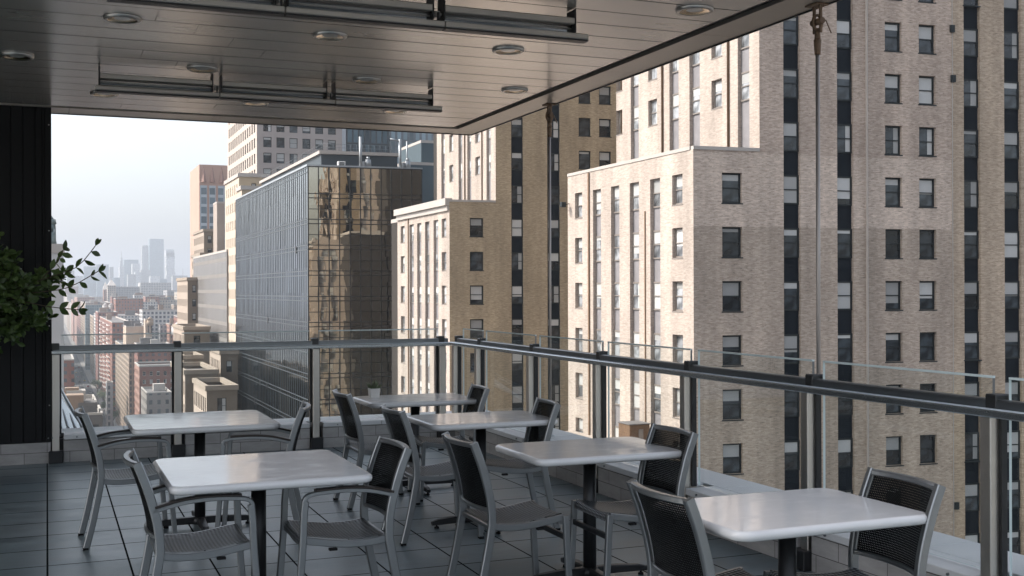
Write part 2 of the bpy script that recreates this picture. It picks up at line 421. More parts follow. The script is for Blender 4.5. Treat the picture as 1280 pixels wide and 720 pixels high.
# ------------------------------------------------------------------ railings
t = NT('clear_glass')
fr = t.n('ShaderNodeFresnel'); fr.inputs[0].default_value = 1.45
tr = t.n('ShaderNodeBsdfTransparent'); tr.inputs[0].default_value = (.955,.972,.968,1)
gl = t.n('ShaderNodeBsdfGlossy'); gl.inputs['Roughness'].default_value = .005; gl.inputs[0].default_value = (.95,1,1,1)
ms = t.n('ShaderNodeMixShader'); gg = t.n('ShaderNodeNewGeometry'); t.l(t.math('MULTIPLY', fr.outputs[0], t.math('SUBTRACT', .9, t.math('MULTIPLY', gg.outputs['Backfacing'], .9))), ms.inputs[0]); t.l(tr.outputs[0], ms.inputs[1]); t.l(gl.outputs[0], ms.inputs[2])
M['glass'] = t.done(ms.outputs[0])
M['glass_edge'] = plain('glass_edge', (.62,.70,.69), .15, 0, .8, .05)
def railing(name, label, along, a0, a1, posts, panels):
    root = thing(name, label, 'railing', (0,0,0))
    def A(s0, s1, q0, q1, z0, z1):
        return (s0, s1, YW+q0, YW+q1, z0, z1) if along == 'x' else (XW+q0, XW+q1, s0, s1, z0, z1)
    f = MB(); f.bevbox(*A(a0, a1, -.035, .035, 1.030, 1.066), .006); f.box(*A(a0+.01, a1-.01, -.027, .024, 1.0662, 1.0675), 1, 'b'); f.build('lower_rail', [M['rail_light'], M['rail_glint']], root)
    f = MB(); f.bevbox(*A(a0, a1, .037, .095, 1.050, 1.108), .006)
    f.build('upper_rail', M['rail_dark'], root)
    for p in posts:
        f = MB()
        f.bevbox(*A(p-.034, p+.034, -.0, .098, -.08, 1.028), .004)
        po = f.build('post', M['post'], root)
        f = MB(); f.bevbox(*A(p-.036, p+.036, .034, .120, 1.06, 1.132), .006); f.build('post_cap', M['cap'], po)
        f = MB(); f.bevbox(*A(p-.062, p+.062, -.05, .03, .0, .115), .005); f.build('base_shoe', M['black'], po)
        f = MB(); f.box(*A(p-.052, p-.036, .05, .085, CZ+.004, 1.03)); f.box(*A(p+.036, p+.052, .05, .085, CZ+.004, 1.03)); f.build('gasket', M['black'], po)
    for s0, s1 in panels:
        f = MB(); f.box(*A(s0, s1, .098, .114, CZ+.012, 1.2015)); nfl = len(f.f); f.box(*A(s0, s1, .097, .115, 1.202, 1.213))
        # edges get the pale polished look
        for i, pts in enumerate(f.f):
            P = [Vector(f.v[j]) for j in pts]; nrm = (P[1]-P[0]).cross(P[2]-P[0]).normalized()
            flat = abs(nrm.y) > .5 if along == 'x' else abs(nrm.x) > .5
            low_end = nrm.y < -.5 if along == 'y' else nrm.x > .5
            f.m[i] = 1 if i >= nfl else (0 if flat else (2 if low_end else 1))
        f.build('glass_panel', [M['glass'], M['glass_edge'], M['rail_dark']], root)
    return root
pans = [(a+.05, b_-.05) for a, b_ in zip(PB, PB[1:])]
railing('glass_railing', 'steel and glass railing across the far end, in front of the hazy avenue view', 'x', .04, XW-.06, PB, pans)
pans = [(a+.05, b_-.05) for a, b_ in zip(PR[:-1], PR[1:-1])]+[(11.06, 11.66)]
railing('glass_railing', 'long steel and glass railing along the brick tower side, sloping away to the corner', 'y', -7, YW+.09, PR, pans)

# hanging guide rods with rusty shackles
def guide_rod(y, label):
    root = thing('guide_rod', label, 'rod', (4.36, y, CZ))
    zt = ZC-CZ
    f = MB(); f.cyl((0,0,.10), (0,0,zt-.30), .013, n=12); f.build('rod', plain('weathered_rod', (.40,.36,.33), .45, .7, .5, .25, 3), root)
    f = MB(); f.cyl((0,0,0), (0,0,.012), .04, n=16); f.cyl((0,0,.012), (0,0,.16), .02, .016, n=12); f.build('anchor', M['coping'], root)
    f = MB()
    f.cyl((0,0,zt-.31), (0,0,zt-.22), .018, .024, 14); f.cyl((0,0,zt-.22), (0,0,zt-.15), .019, .016, 14)
    f.build('turnbuckle', M['rust'], root)
    f = MB()
    f.bevbox(-.010,.010,-.038,-.024,zt-.18,zt-.004,.003); f.bevbox(-.010,.010,.024,.038,zt-.18,zt-.004,.003)
    f.bevbox(-.05,.05,-.06,.06,zt-.014,zt-.0045,.003)
    f.cyl((0,-.05,zt-.11), (0,.05,zt-.11), .02, n=14)
    ring = [(0+.036*math.sin(a)*.9, .0, zt-.115+.046*math.cos(a)) for a in [2*PI*i/14 for i in range(15)]]
    f.sweep(ring, .016, .016, (0,1,0))
    f.build('shackle', M['rust'], root)
    f = MB(); f.cyl((.01,-.066,zt-.11), (.045,-.075,zt-.19), .004, n=6); f.build('split_pin', M['rust'], root)
guide_rod(5.74, 'near steel guide rod with rusty shackle, before the shaded brick front at right')
guide_rod(9.75, 'farther guide rod with rusty shackle, hanging near the middle of the soffit edge')

# ------------------------------------------------------------------ downlights
M['lens'] = plain('downlight_lens', (.50,.49,.47), .25, 0, .6, .15, 8)
M['baffle'] = plain('downlight_baffle', (.62,.52,.38), .22, 1, .5, .15, 4)
dl = None; DN = {
 (.45,7.66):'beside the left end of the front heater row', (1.79,7.66):'just behind the middle of the front heater row', (3.10,7.66):'right of the front heater row end',
 (-.20,9.17):'farthest left, near the black panel wall', (1.13,9.17):'above the middle joint of the far heater row', (2.45,9.17):'above the right half of the far heater row', (3.77,9.17):'nearest the soffit corner',
 (.47,10.65):'below the left end of the far heater row', (1.79,10.65):'behind the far heater row, between its joints', (3.12,10.65):'just past the right end of the far heater row',
 (3.73,6.13):'alone at the top by the soffit edge'}
for (x, y), where in DN.items():
    lab = 'round recessed steel downlight ' + where
    if dl is None:
        dl = thing('downlight', lab, 'ceiling light', (x, y, ZC), 0, 'recessed downlights in the metal ceiling')
        f = MB(); n = 28
        prof = [(.118,-.001),(.116,-.014),(.104,-.019),(.092,-.016)]
        for (ra, za), (rb, zb) in zip(prof, prof[1:]):
            for k in range(n):
                a, c_ = 2*PI*k/n, 2*PI*(k+1)/n
                f.face([(ra*math.cos(a),ra*math.sin(a),za),(rb*math.cos(a),rb*math.sin(a),zb),(rb*math.cos(c_),rb*math.sin(c_),zb),(ra*math.cos(c_),ra*math.sin(c_),za)], smooth=True)
        f.build('trim_ring', M['steel'], dl)
        f = MB()
        prof = [(.092,-.016),(.080,-.010),(.05,-.006)]
        for (ra, za), (rb, zb) in zip(prof, prof[1:]):
            for k in range(n):
                a, c_ = 2*PI*k/n, 2*PI*(k+1)/n
                f.face([(ra*math.cos(a),ra*math.sin(a),za),(rb*math.cos(a),rb*math.sin(a),zb),(rb*math.cos(c_),rb*math.sin(c_),zb),(ra*math.cos(c_),ra*math.sin(c_),za)], smooth=True)
        f.build('reflector', M['baffle'], dl)
        f = MB(); f.cyl((0,0,-.004), (0,0,-.0065), .052, n=20); f.build('lens', M['lens'], dl)
    else: dup(dl, (x, y, ZC), 0, lab)

# ------------------------------------------------------------------ rows of infrared heaters
def heater_row(loc, label, group):
    root = thing('heater_row', label, 'heater', loc, 0, group)
    L = .853; gap = .07
    M.setdefault('refl', plain('heater_reflector', (.66,.63,.59), .22, 1, .5, .06, 2))
    M.setdefault('heat_body', plain('heater_body', (.46,.435,.40), .38, .8, .5, .12, 2))
    for k in range(3):
        x0 = k*(L+gap); x1 = x0+L
        f = MB(); f.bevbox(x0, x1, -.055, .06, -.100, -.058, .006); bod = f.build('housing', M['heat_body'], root)
        f = MB(); n = 8
        prof = [(-.045+.095*math.sin(PI*.5*i/n), -.102-.042*(1-math.cos(PI*.5*i/n))) for i in range(n+1)]
        for (ya, za), (yb, zb) in zip(prof, prof[1:]):
            f.face([(x0,ya,za),(x0,yb,zb),(x1,yb,zb),(x1,ya,za)], 0, smooth=True)
            f.face([(x0,ya+.004,za+.003),(x1,ya+.004,za+.003),(x1,yb+.004,zb+.003),(x0,yb+.004,zb+.003)], 1, smooth=True)
        f.build('reflector', [M['refl'], M['heat_body']], bod)
        for x in (x0, x1):
            f = MB(); f.bevbox(x-.005, x+.005, -.06, .065, -.150, -.004, .003); f.build('end_plate', M['black'], bod)
        f = MB(); f.cyl((x0,.0,-.118), (x1,.0,-.118), .007, n=10); f.build('heating_tube', M['lens'], bod)
        if k < 2:
            f = MB(); f.bevbox(x1+.018, x1+gap-.018, -.03, .03, -.13, -.09, .004); f.build('junction_box', M['steel'], root)
            f = MB(); f.cyl((x1+.006,-.02,-.108),(x1+.0175,-.02,-.108),.008,n=8); f.cyl((x1+gap-.0175,-.02,-.108),(x1+gap-.006,-.02,-.108),.008,n=8); f.build('conduit', M['steel'], root)
    W = 3*L+2*gap
    for k in range(3):
        a = -.035+k*(W+.12)/3; e_ = a+(W+.12)/3
        f = MB(); f.bevbox(a+.002, e_-.002, -.075, -.005, -.192, -.157, .005); sr_ = f.build('shield_rail', M['heat_body'], root)
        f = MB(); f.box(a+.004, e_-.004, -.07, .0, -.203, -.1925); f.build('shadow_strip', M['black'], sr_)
    for x in (.0, L+gap/2, 2*L+gap*1.5, W):
        f = MB(); f.bevbox(x-.006, x+.006, -.05, -.03, -.158, -.101, .002); f.build('rail_bracket', M['black'], root)
    return root
h1 = heater_row((.38, 9.40, ZC), 'far row of three infrared heaters hung from the ceiling above the back parapet', 'infrared heater rows under the ceiling')
dup(h1, (.33, 6.43, ZC), 0, 'near row of three infrared heaters hung across the top edge of the picture')

# ================================================================== FURNITURE
t = NT('white_tabletop'); nz = t.noise(t.coord('Object'), 14, 6, .7)
n2 = t.noise(t.coord('Object'), 1.5, 3)
c = t.mix(nz, (.69,.675,.66), (.76,.745,.73)); c = t.mix(1., c, t.ramp(n2, [(.3,.95),(.7,1.03)]), 'MULTIPLY')
M['top'] = t.done(t.bsdf(c, t.math('ADD', t.math('MULTIPLY_ADD', n2, .06, .03), t.ramp(t.noise(t.coord('Object', (3,7,1)), 2.2, 6, .7), [(.42,0.),(.75,.22)])), 0, .6))
# woven plastic: open weave with tiny holes
t = NT('woven_strap'); uv = t.coord('UV', (1,1,1))
sx = t.n('ShaderNodeSeparateXYZ'); t.l(uv, sx.inputs[0])
P1 = .0095
u = t.math('MULTIPLY', sx.outputs[0], 1/P1); vv = t.math('MULTIPLY', sx.outputs[1], 1/P1)
fu = t.math('SUBTRACT', t.math('FRACT', u), .5); fv = t.math('SUBTRACT', t.math('FRACT', vv), .5)
rr = t.math('ADD', t.math('MULTIPLY', fu, fu), t.math('MULTIPLY', fv, fv))
hole = t.math('LESS_THAN', rr, .013)
chk = t.n('ShaderNodeTexChecker'); chk.inputs['Scale'].default_value = 1/P1*.5
t.l(uv, chk.inputs['Vector'])
wv = t.math('SINE', t.math('MULTIPLY', vv, 2*PI)); wu = t.math('SINE', t.math('MULTIPLY', u, 2*PI))
hg = t.math('ADD', t.math('MULTIPLY', wv, wu), 0)
def weave(name, c1, c2, rough, holes=True):
    pass
c = t.mix(t.math('MULTIPLY_ADD', hg, .5, .5), (.003,.0031,.0034), (.009,.0095,.010))
sh = t.bsdf(c, .5, 0, .06, hg, .6, .002)
tp = t.n('ShaderNodeBsdfTransparent'); mx = t.n('ShaderNodeMixShader')
t.l(hole, mx.inputs[0]); t.l(sh, mx.inputs[1]); t.l(tp.outputs[0], mx.inputs[2])
M['weave_back'] = t.done(mx.outputs[0])
t = NT('woven_seat'); uv = t.coord('UV'); sx = t.n('ShaderNodeSeparateXYZ'); t.l(uv, sx.inputs[0])
P2 = .017
u = t.math('MULTIPLY', sx.outputs[0], 2*PI/P2); vv = t.math('MULTIPLY', sx.outputs[1], 2*PI/P2)
hg = t.math('ADD', t.math('SINE', vv), t.math('MULTIPLY', t.math('SINE', u), .6))
fac = t.ramp(hg, [(.0, .0), (.9, 1.)])
c = t.mix(fac, (.010,.011,.012), (.20,.21,.22))
M['weave_seat'] = t.done(t.bsdf(c, .34, 0, .5, hg, .7, .004))
M['arm_cap'] = plain('arm_cap', (.030,.022,.018), .35, 0, .5, .3, 6)

def upright(y):
    return smooth_path([(-.285,y,0),(-.245,y,.16),(-.205,y,.36),(-.193,y,.46),(-.205,y,.58),(-.245,y,.73),(-.292,y,.855)], 4)
def back_x(z):
    pts = upright(0)
    for a, b_ in zip(pts, pts[1:]):
        if a.z <= z <= b_.z: return a.x+(b_.x-a.x)*(z-a.z)/(b_.z-a.z)
    return pts[-1].x
def make_chair(arms, label):
    t = thing('armchair' if arms else 'side_chair', label, 'armchair' if arms else 'chair')
    HW = .222 if not arms else .235
    for s in (-1, 1):
        y = s*HW
        p = upright(y)
        f = MB(); f.sweep(p, .030, .040, (0,1,0), 0, .3); f.build('back_leg', M['alu'], t)
        top = .655 if arms else .445
        if arms: fp = smooth_path([(.262,y,0),(.245,y,.2),(.228,y,.42),(.222,y,.56),(.215,y,.632)], 4)
        else: fp = smooth_path([(.245,y,0),(.232,y,.2),(.222,y,.40),(.218,y,.452)], 4)
        f = MB(); f.sweep(fp, .028, .032, (0,1,0), 0, .3)
        if arms:
            ap = smooth_path([(.222,y,.628),(.205,y,.655),(.15,y,.667),(.02,y,.672),(-.10,y,.662),(-.222,y,.632)], 4)
            f.sweep(ap, .030, .020, (0,1,0), 0, .3)
        fl = f.build('front_leg', M['alu'], t)
        f = MB(); f.bevbox(.245-.017 if not arms else .262-.017, .245+.017 if not arms else .262+.017, y-.016, y+.016, 0, .018, .003); f.build('foot_cap', M['rubber'], fl)
        f = MB(); f.bevbox(-.285-.018, -.285+.018, y-.016, y+.016, 0, .018, .003); f.build('foot_cap', M['rubber'], t)
        if arms:
            ap2 = smooth_path([(.17,y,.681),(.02,y,.686),(-.10,y,.677),(-.215,y,.650)], 4)
            f = MB(); f.sweep(ap2, .040, .012, (0,1,0), 0, .45); f.build('arm_cap', M['arm_cap'], t)
    # seat frame: side rails dipping in the middle, front and rear rails
    f = MB()
    rail = lambda y: smooth_path([(-.19,y,.425),(-.10,y,.412),(.02,y,.413),(.14,y,.430),(.212,y,.442)], 4)
    for s in (-1, 1): f.sweep(rail(s*(HW-.012)), .022, .034, (0,1,0), 0, .3)
    f.sweep([(-.19,-HW+.01,.418),(-.19,HW-.01,.418)], .02, .03, (0,0,1))
    if arms:
        f.sweep([(.212-.0*abs(k),HW*k/6*.93,.440-.030*(1-(k/6)**2)) for k in range(-6,7)], .034, .022, (0,0,1), 0, .3)
    else:
        f.sweep([(.196,-HW+.01,.415),(.196,HW-.01,.415)], .02, .026, (0,0,1))
    f.build('seat_frame', M['alu'], t)
    if not arms:
        f = MB(); f.sweep([(.226,-HW+.012,.335),(.226,HW-.012,.335)], .030, .018, (0,0,1), 0, .3); f.build('stretcher', M['black'], t)
    # woven seat
    w = HW-.026
    def zs(x):
        pts = rail(0)
        for a, b_ in zip(pts, pts[1:]):
            if a.x <= x <= b_.x: return a.z+(b_.z-a.z)*(x-a.x)/(b_.x-a.x)
        return pts[-1].z
    def seat(u_, v_):
        y = (2*v_-1)*w; dip = .012*(1-(2*v_-1)**4)
        if u_ < .86:
            x = -.185+(.205+.185)*u_/.86; return (x, y, zs(x)+.0195-dip)
        a = (u_-.86)/.14*PI/2; r = .035
        return (.205+r*.8*math.sin(a), y, zs(.205)+.0195-dip*(1-(u_-.86)/.14)-r*1.3*(1-math.cos(a)))
    f = MB(); f.grid(seat, 22, 10, 0, (.45, w*2)); 
    f.build('woven_seat', M['weave_seat'], t)
    # back: curved rails and woven panel
    def back(u_, z):
        y = (2*u_-1)*(HW-.012); return (back_x(z)-.036*(1-(2*u_-1)**2), y, z)
    f = MB()
    f.sweep([back(k/12, .842) for k in range(13)], .024, .030, (0,0,1), 0, .35); f.build('top_rail', M['alu'], t)
    f = MB(); f.sweep([back(k/12, .508) for k in range(13)], .020, .022, (0,0,1), 0, .35); f.build('lower_back_rail', M['alu'], t)
    f = MB(); f.grid(lambda u_, v_: (lambda p: (p[0]+.002, p[1], p[2]))(back(.02+.96*u_, .512+.326*v_)), 14, 10, 0, (.42, .33))
    f.build('woven_back', M['weave_back'], t)
    # small stacking pads under the seat
    f = MB()
    for s in (-1, 1):
        f.bevbox(.06, .10, s*(HW-.012)-.012, s*(HW-.012)+.012, .386, .398, .002)
    f.build('stacking_pad', M['rubber'], t)
    return t
AG, SG = 'armchairs at the two tables on the left', 'armless woven chairs at the tables along the railing'
arm_spots = [ # x, y, rot deg
 (.500, 7.90, 2, 'metal armchair at the farther left table with its back to the black panel wall'),
 (1.325, 7.74, 180-14, 'metal armchair across the farther left table, its woven back turned to the railing'),
 (.665, 5.62, 0, 'nearest armchair at bottom left, its back cropped beside the front left table'),
 (1.345, 5.60, 180, 'armchair on the inner side of the front left table, black woven back toward the viewer')]
side_spots = [
 (2.36, 8.51, 0, 'chair at the far corner table, back near the pale end parapet'),
 (2.93, 8.60, 180-6, 'chair at the far corner table, back against the railing corner'),
 (2.385, 7.22, 0, 'black-backed chair on the inner side of the second table from the corner'),
 (2.945, 7.30, 180-7, 'black-backed chair on the railing side of the second table from the corner'),
 (2.285, 5.63, 0, 'whole chair in the centre foreground, facing the table with the tall black column'),
 (2.945, 5.55, 180-1, 'chair on the railing side of the table third from the corner, backing onto the coping'),
 (2.485, 3.88, 0, 'close black-backed chair at the nearest right table, seen from behind at the bottom edge'),
 (2.985, 3.77, 180-5, 'large near chair at right, perforated woven back against the railing')]
first = None
for x, y, r, lab in arm_spots:
    if first is None:
        first = make_chair(True, lab); first.location = (x,y,0); first.rotation_euler = (0,0,R_(r)); first['group'] = AG
    else: dup(first, (x,y,0), R_(r), lab, AG)
first = None
for x, y, r, lab in side_spots:
    if first is None:
        first = make_chair(False, lab); first.location = (x,y,0); first.rotation_euler = (0,0,R_(r)); first['group'] = SG
    else: dup(first, (x,y,0), R_(r), lab, SG)

def rounded_rect(lx, ly, r, n=7):
    out = []
    for cx, cy, a0 in ((lx/2-r, ly/2-r, 0), (-lx/2+r, ly/2-r, 90), (-lx/2+r, -ly/2+r, 180), (lx/2-r, -ly/2+r, 270)):
        for k in range(n+1):
            a = R_(a0+90*k/n); out.append((cx+r*math.cos(a), cy+r*math.sin(a), math.cos(a), math.sin(a)))
    return out
def make_table(lx, ly, label, group):
    t = thing('cafe_table', label, 'table', (0,0,0), 0, group)
    f = MB(); H = .745; T = .040
    base = rounded_rect(lx, ly, .075)
    prof = [(-.016, -T), (-.004, -T+.006), (0, -T*.5), (-.003, -.008), (-.012, -.001), (-.02, 0)]
    rings = [[(x+nx*o, y+ny*o, H+z) for x, y, nx, ny in base] for o, z in prof]
    n = len(base)
    for A, B in zip(rings, rings[1:]):
        for k in range(n):
            j = (k+1) % n; f.face([A[k], A[j], B[j], B[k]], 0, smooth=True)
    f.face(rings[-1], 0, smooth=False); f.face(rings[0][::-1], 0)
    f.build('tabletop', M['top'], t)
    f = MB(); f.cyl((0,0,.05), (0,0,H-T-.012), .037, n=20); f.build('column', M['black'], t)
    f = MB(); f.bevbox(-.16,.16,-.03,.03,H-T-.014,H-T-.001,.003); f.bevbox(-.03,.03,-.16,-.031,H-T-.014,H-T-.001,.003); f.bevbox(-.03,.03,.031,.16,H-T-.014,H-T-.001,.003)
    f.build('top_bracket', M['black'], t)
    f = MB(); f.cyl((0,0,.028),(0,0,.075),.062,.045,20); f.build('base_hub', M['black'], t)
    for k in range(4):
        a = k*PI/2; d = Vector((math.cos(a), math.sin(a), 0)); sd = Vector((-d.y, d.x, 0))
        L = .36
        f = MB(); f.sweep([d*.03+Vector((0,0,.052)), d*.18+Vector((0,0,.050)), d*(L-.05)+Vector((0,0,.043)), d*L+Vector((0,0,.034))], .052, .046, sd, 0, .3, [1,.95,.8,.55])
        ft = f.build('foot', M['black'], t)
        f = MB(); p = d*(L-.035); f.cyl((p.x,p.y,0),(p.x,p.y,.012),.017,.015,12); f.cyl((p.x,p.y,.012),(p.x,p.y,.03),.006,n=8); f.build('glide', M['rubber'], ft)
    return t
t1 = make_table(.95, .98, 'white square table at the far left, half hidden behind the front left table', 'white square tables on the left')
t1.location = (.975, 8.10, 0)
dup(t1, (.985, 5.80, 0), 0, 'white square table at front left between two armchairs')
t3 = make_table(.915, .69, 'white table in the far railing corner with a potted succulent on it', 'white oblong tables along the railing')
t3.location = (2.80, 8.98, 0)
dup(t3, (2.79, 7.42, 0), 0, 'white table second from the far corner, between two black-backed chairs')
dup(t3, (2.82, 5.77, 0), 0, 'white table in the centre right with its whole black column showing')
dup(t3, (2.775, 3.86, 0), 0, 'nearest white table at bottom right, cut by the bottom edge')

# potted succulent on the corner table
pr = thing('potted_succulent', 'small grey-green succulent in a square white pot on the far corner table', 'plant', (2.50, 9.15, .745))
M['pot'] = plain('white_ceramic', (.62,.60,.57), .4, 0, .5, .08, 8)
f = MB()
A = [(-.035,-.035,0),(.035,-.035,0),(.035,.035,0),(-.035,.035,0)]; B = [(x*1.2,y*1.2,.075) for x,y,z in A]; C = [(x*1.02,y*1.02,.075) for x,y,z in A]; D = [(x*.98,y*.98,.055) for x,y,z in A]
for P, Q in ((A,B),(B,C),(C,D)):
    for k in range(4): f.face([P[k],P[(k+1)%4],Q[(k+1)%4],Q[k]])
f.face(A[::-1]); f.face(D, 1)
f.build('square_pot', [M['pot'], plain('potting_soil', (.05,.04,.03), .95)], pr)
M['succ'] = plain('succulent_leaf', (.12,.15,.08), .6, 0, .4, .35, 30)
f = MB(); r2 = random.Random(3)
for k in range(70):
    a = r2.uniform(0, 2*PI); el = r2.uniform(.5, 1.45); L = r2.uniform(.04, .10)
    d = Vector((math.cos(a)*math.cos(el), math.sin(a)*math.cos(el), math.sin(el))); s_ = d.orthogonal().normalized()*.006
    o = Vector((r2.uniform(-.02,.02), r2.uniform(-.02,.02), .056)); m_ = o+d*L*.6
    f.face([o, m_+s_, o+d*L]); f.face([o, o+d*L, m_-s_])
f.build('foliage', M['succ'], pr)

# leafy fig at the left edge
pr = thing('fig_tree', 'dark leafy fig tree reaching in from the left before the black wall', 'plant', (-.95, 10.55, 0))
t = NT('fig_leaf'); gi = t.n('ShaderNodeNewGeometry')
c = t.mix(gi.outputs['Random Per Island'], (.035,.07,.02), (.14,.21,.06))
bs = t.bsdf(c, .32, 0, .5); tl = t.n('ShaderNodeBsdfTranslucent'); t.l(t.mix(.5, c, (.10,.16,.03)), tl.inputs[0])
mx = t.n('ShaderNodeMixShader'); mx.inputs[0].default_value = .28; t.l(bs, mx.inputs[1]); t.l(tl.outputs[0], mx.inputs[2])
M['leaf'] = t.done(mx.outputs[0])
f = MB(); f.cyl((0,0,0),(0,0,.42),.17,.22,24); f.cyl((0,0,.42),(0,0,.44),.235,.235,24); f.build('planter', M['panel'], pr)
br = MB(); lf = MB(); r2 = random.Random(11)
def leaf(o, d, L):
    d = Vector(d).normalized(); s_ = d.cross(Vector((r2.uniform(-.7,.7), -r2.uniform(.2,1.1), r2.uniform(-.5,.9)))).normalized(); nrm = s_.cross(d)
    W = L*.26; prof = ((0,0),(.2,.62),(.45,1),(.7,.82),(.9,.34),(1,0)); up = []; dn = []
    for tt, ww in prof:
        c_ = o+d*L*tt-nrm*L*.16*tt*tt
        up.append(c_+s_*W*ww+nrm*W*.25*ww); dn.append(c_-s_*W*ww+nrm*W*.25*ww)
    mid = [o+d*L*tt-nrm*L*.16*tt*tt for tt, _ in prof]
    i0 = len(lf.v)
    vs = mid+up[1:-1]+dn[1:-1]
    lf.v += [tuple(p) for p in vs]; n = len(prof)
    def add(ix): lf.f.append(tuple(i0+i for i in ix)); lf.m.append(0); lf.sm.append(True); lf.uv.append([(0,0)]*len(ix))
    U = [0]+[n+k for k in range(n-2)]+[n-1]; Dn = [0]+[n+n-2+k for k in range(n-2)]+[n-1]
    for k in range(n-1):
        for S, rev in ((U, 0), (Dn, 1)):
            ix = []
            for q in (k, k+1): ix.append(q)
            for q in (S[k+1], S[k]):
                if q not in ix: ix.append(q)
            add(ix[::-1] if rev else ix)
def branch(o, d, L, r, depth):
    pts = [Vector(o)]; d = Vector(d).normalized(); n = 6
    for k in range(n):
        d = (d+Vector((r2.gauss(0,.13), r2.gauss(0,.13), r2.gauss(0,.10)-.02*(depth > 0)))).normalized()
        pts.append(pts[-1]+d*L/n)
    for k in range(n): br.cyl(pts[k], pts[k+1], r*(1-k/n*.7), r*(1-(k+1)/n*.7), 6, caps=False)
    if depth < 2:
        for k in range(2, n+1):
            for _ in range(3 if depth == 0 else 2):
                a = r2.uniform(0, 2*PI); side = Vector((math.cos(a), math.sin(a), r2.uniform(-.3,.7)))
                branch(pts[k], d*.6+side, L*r2.uniform(.38,.62), r*.5, depth+1)
    if depth >= 1:
        for k in range(1, n+1):
            for _ in range(3):
                a = r2.uniform(0, 2*PI)
                leaf(pts[k], d*.7+Vector((math.cos(a)*.8, math.sin(a)*.8, r2.uniform(-.5,.5))), r2.uniform(.05,.08))
br.cyl((0,0,.42), (.02,0,.95), .022, .017, 8); br.cyl((.02,0,.95), (.06,-.02,1.30), .017, .013, 8)
for d, L in (((.6,-.1,.35),.75),((-.5,.1,.7),.7),((.25,-.4,.7),.6),((.2,.3,.7),.6),((.75,.05,.2),.6),((-.5,-.4,.5),.6)):
    branch((.04,0,1.20), d, L, .011, 0)
# the long twig that crosses in front of the sky
for pts in ([(.35,-.1,1.35),(.62,-.12,1.58),(.90,-.1,1.72),(1.18,-.08,1.83),(1.34,-.06,2.02)], [(.62,-.12,1.58),(.88,-.14,1.62),(1.12,-.12,1.66),(1.36,-.1,1.80)], [(.62,-.12,1.58),(.95,-.1,1.50),(1.2,-.1,1.47)], [(.90,-.1,1.72),(1.02,-.1,1.86),(1.08,-.08,1.98)]):
    P = smooth_path(pts, 3)
    for a, b_ in zip(P, P[1:]): br.cyl(a, b_, .0045, .004, 5, caps=False)
    for k, p in enumerate(P[2:]):
        for s_ in (-1, 1):
            if r2.random() < .85:
                dd = (P[min(k+3, len(P)-1)]-P[k+1]).normalized()
                leaf(p, dd*.6+Vector((.15, r2.uniform(-.5,.5), s_*r2.uniform(.35,1))), r2.uniform(.075,.105))
    leaf(P[-1], P[-1]-P[-2], .08)
br.build('branches', plain('fig_bark', (.10,.075,.05), .85, 0, .3, .3, 10), pr)
lf.build('foliage', M['leaf'], pr)

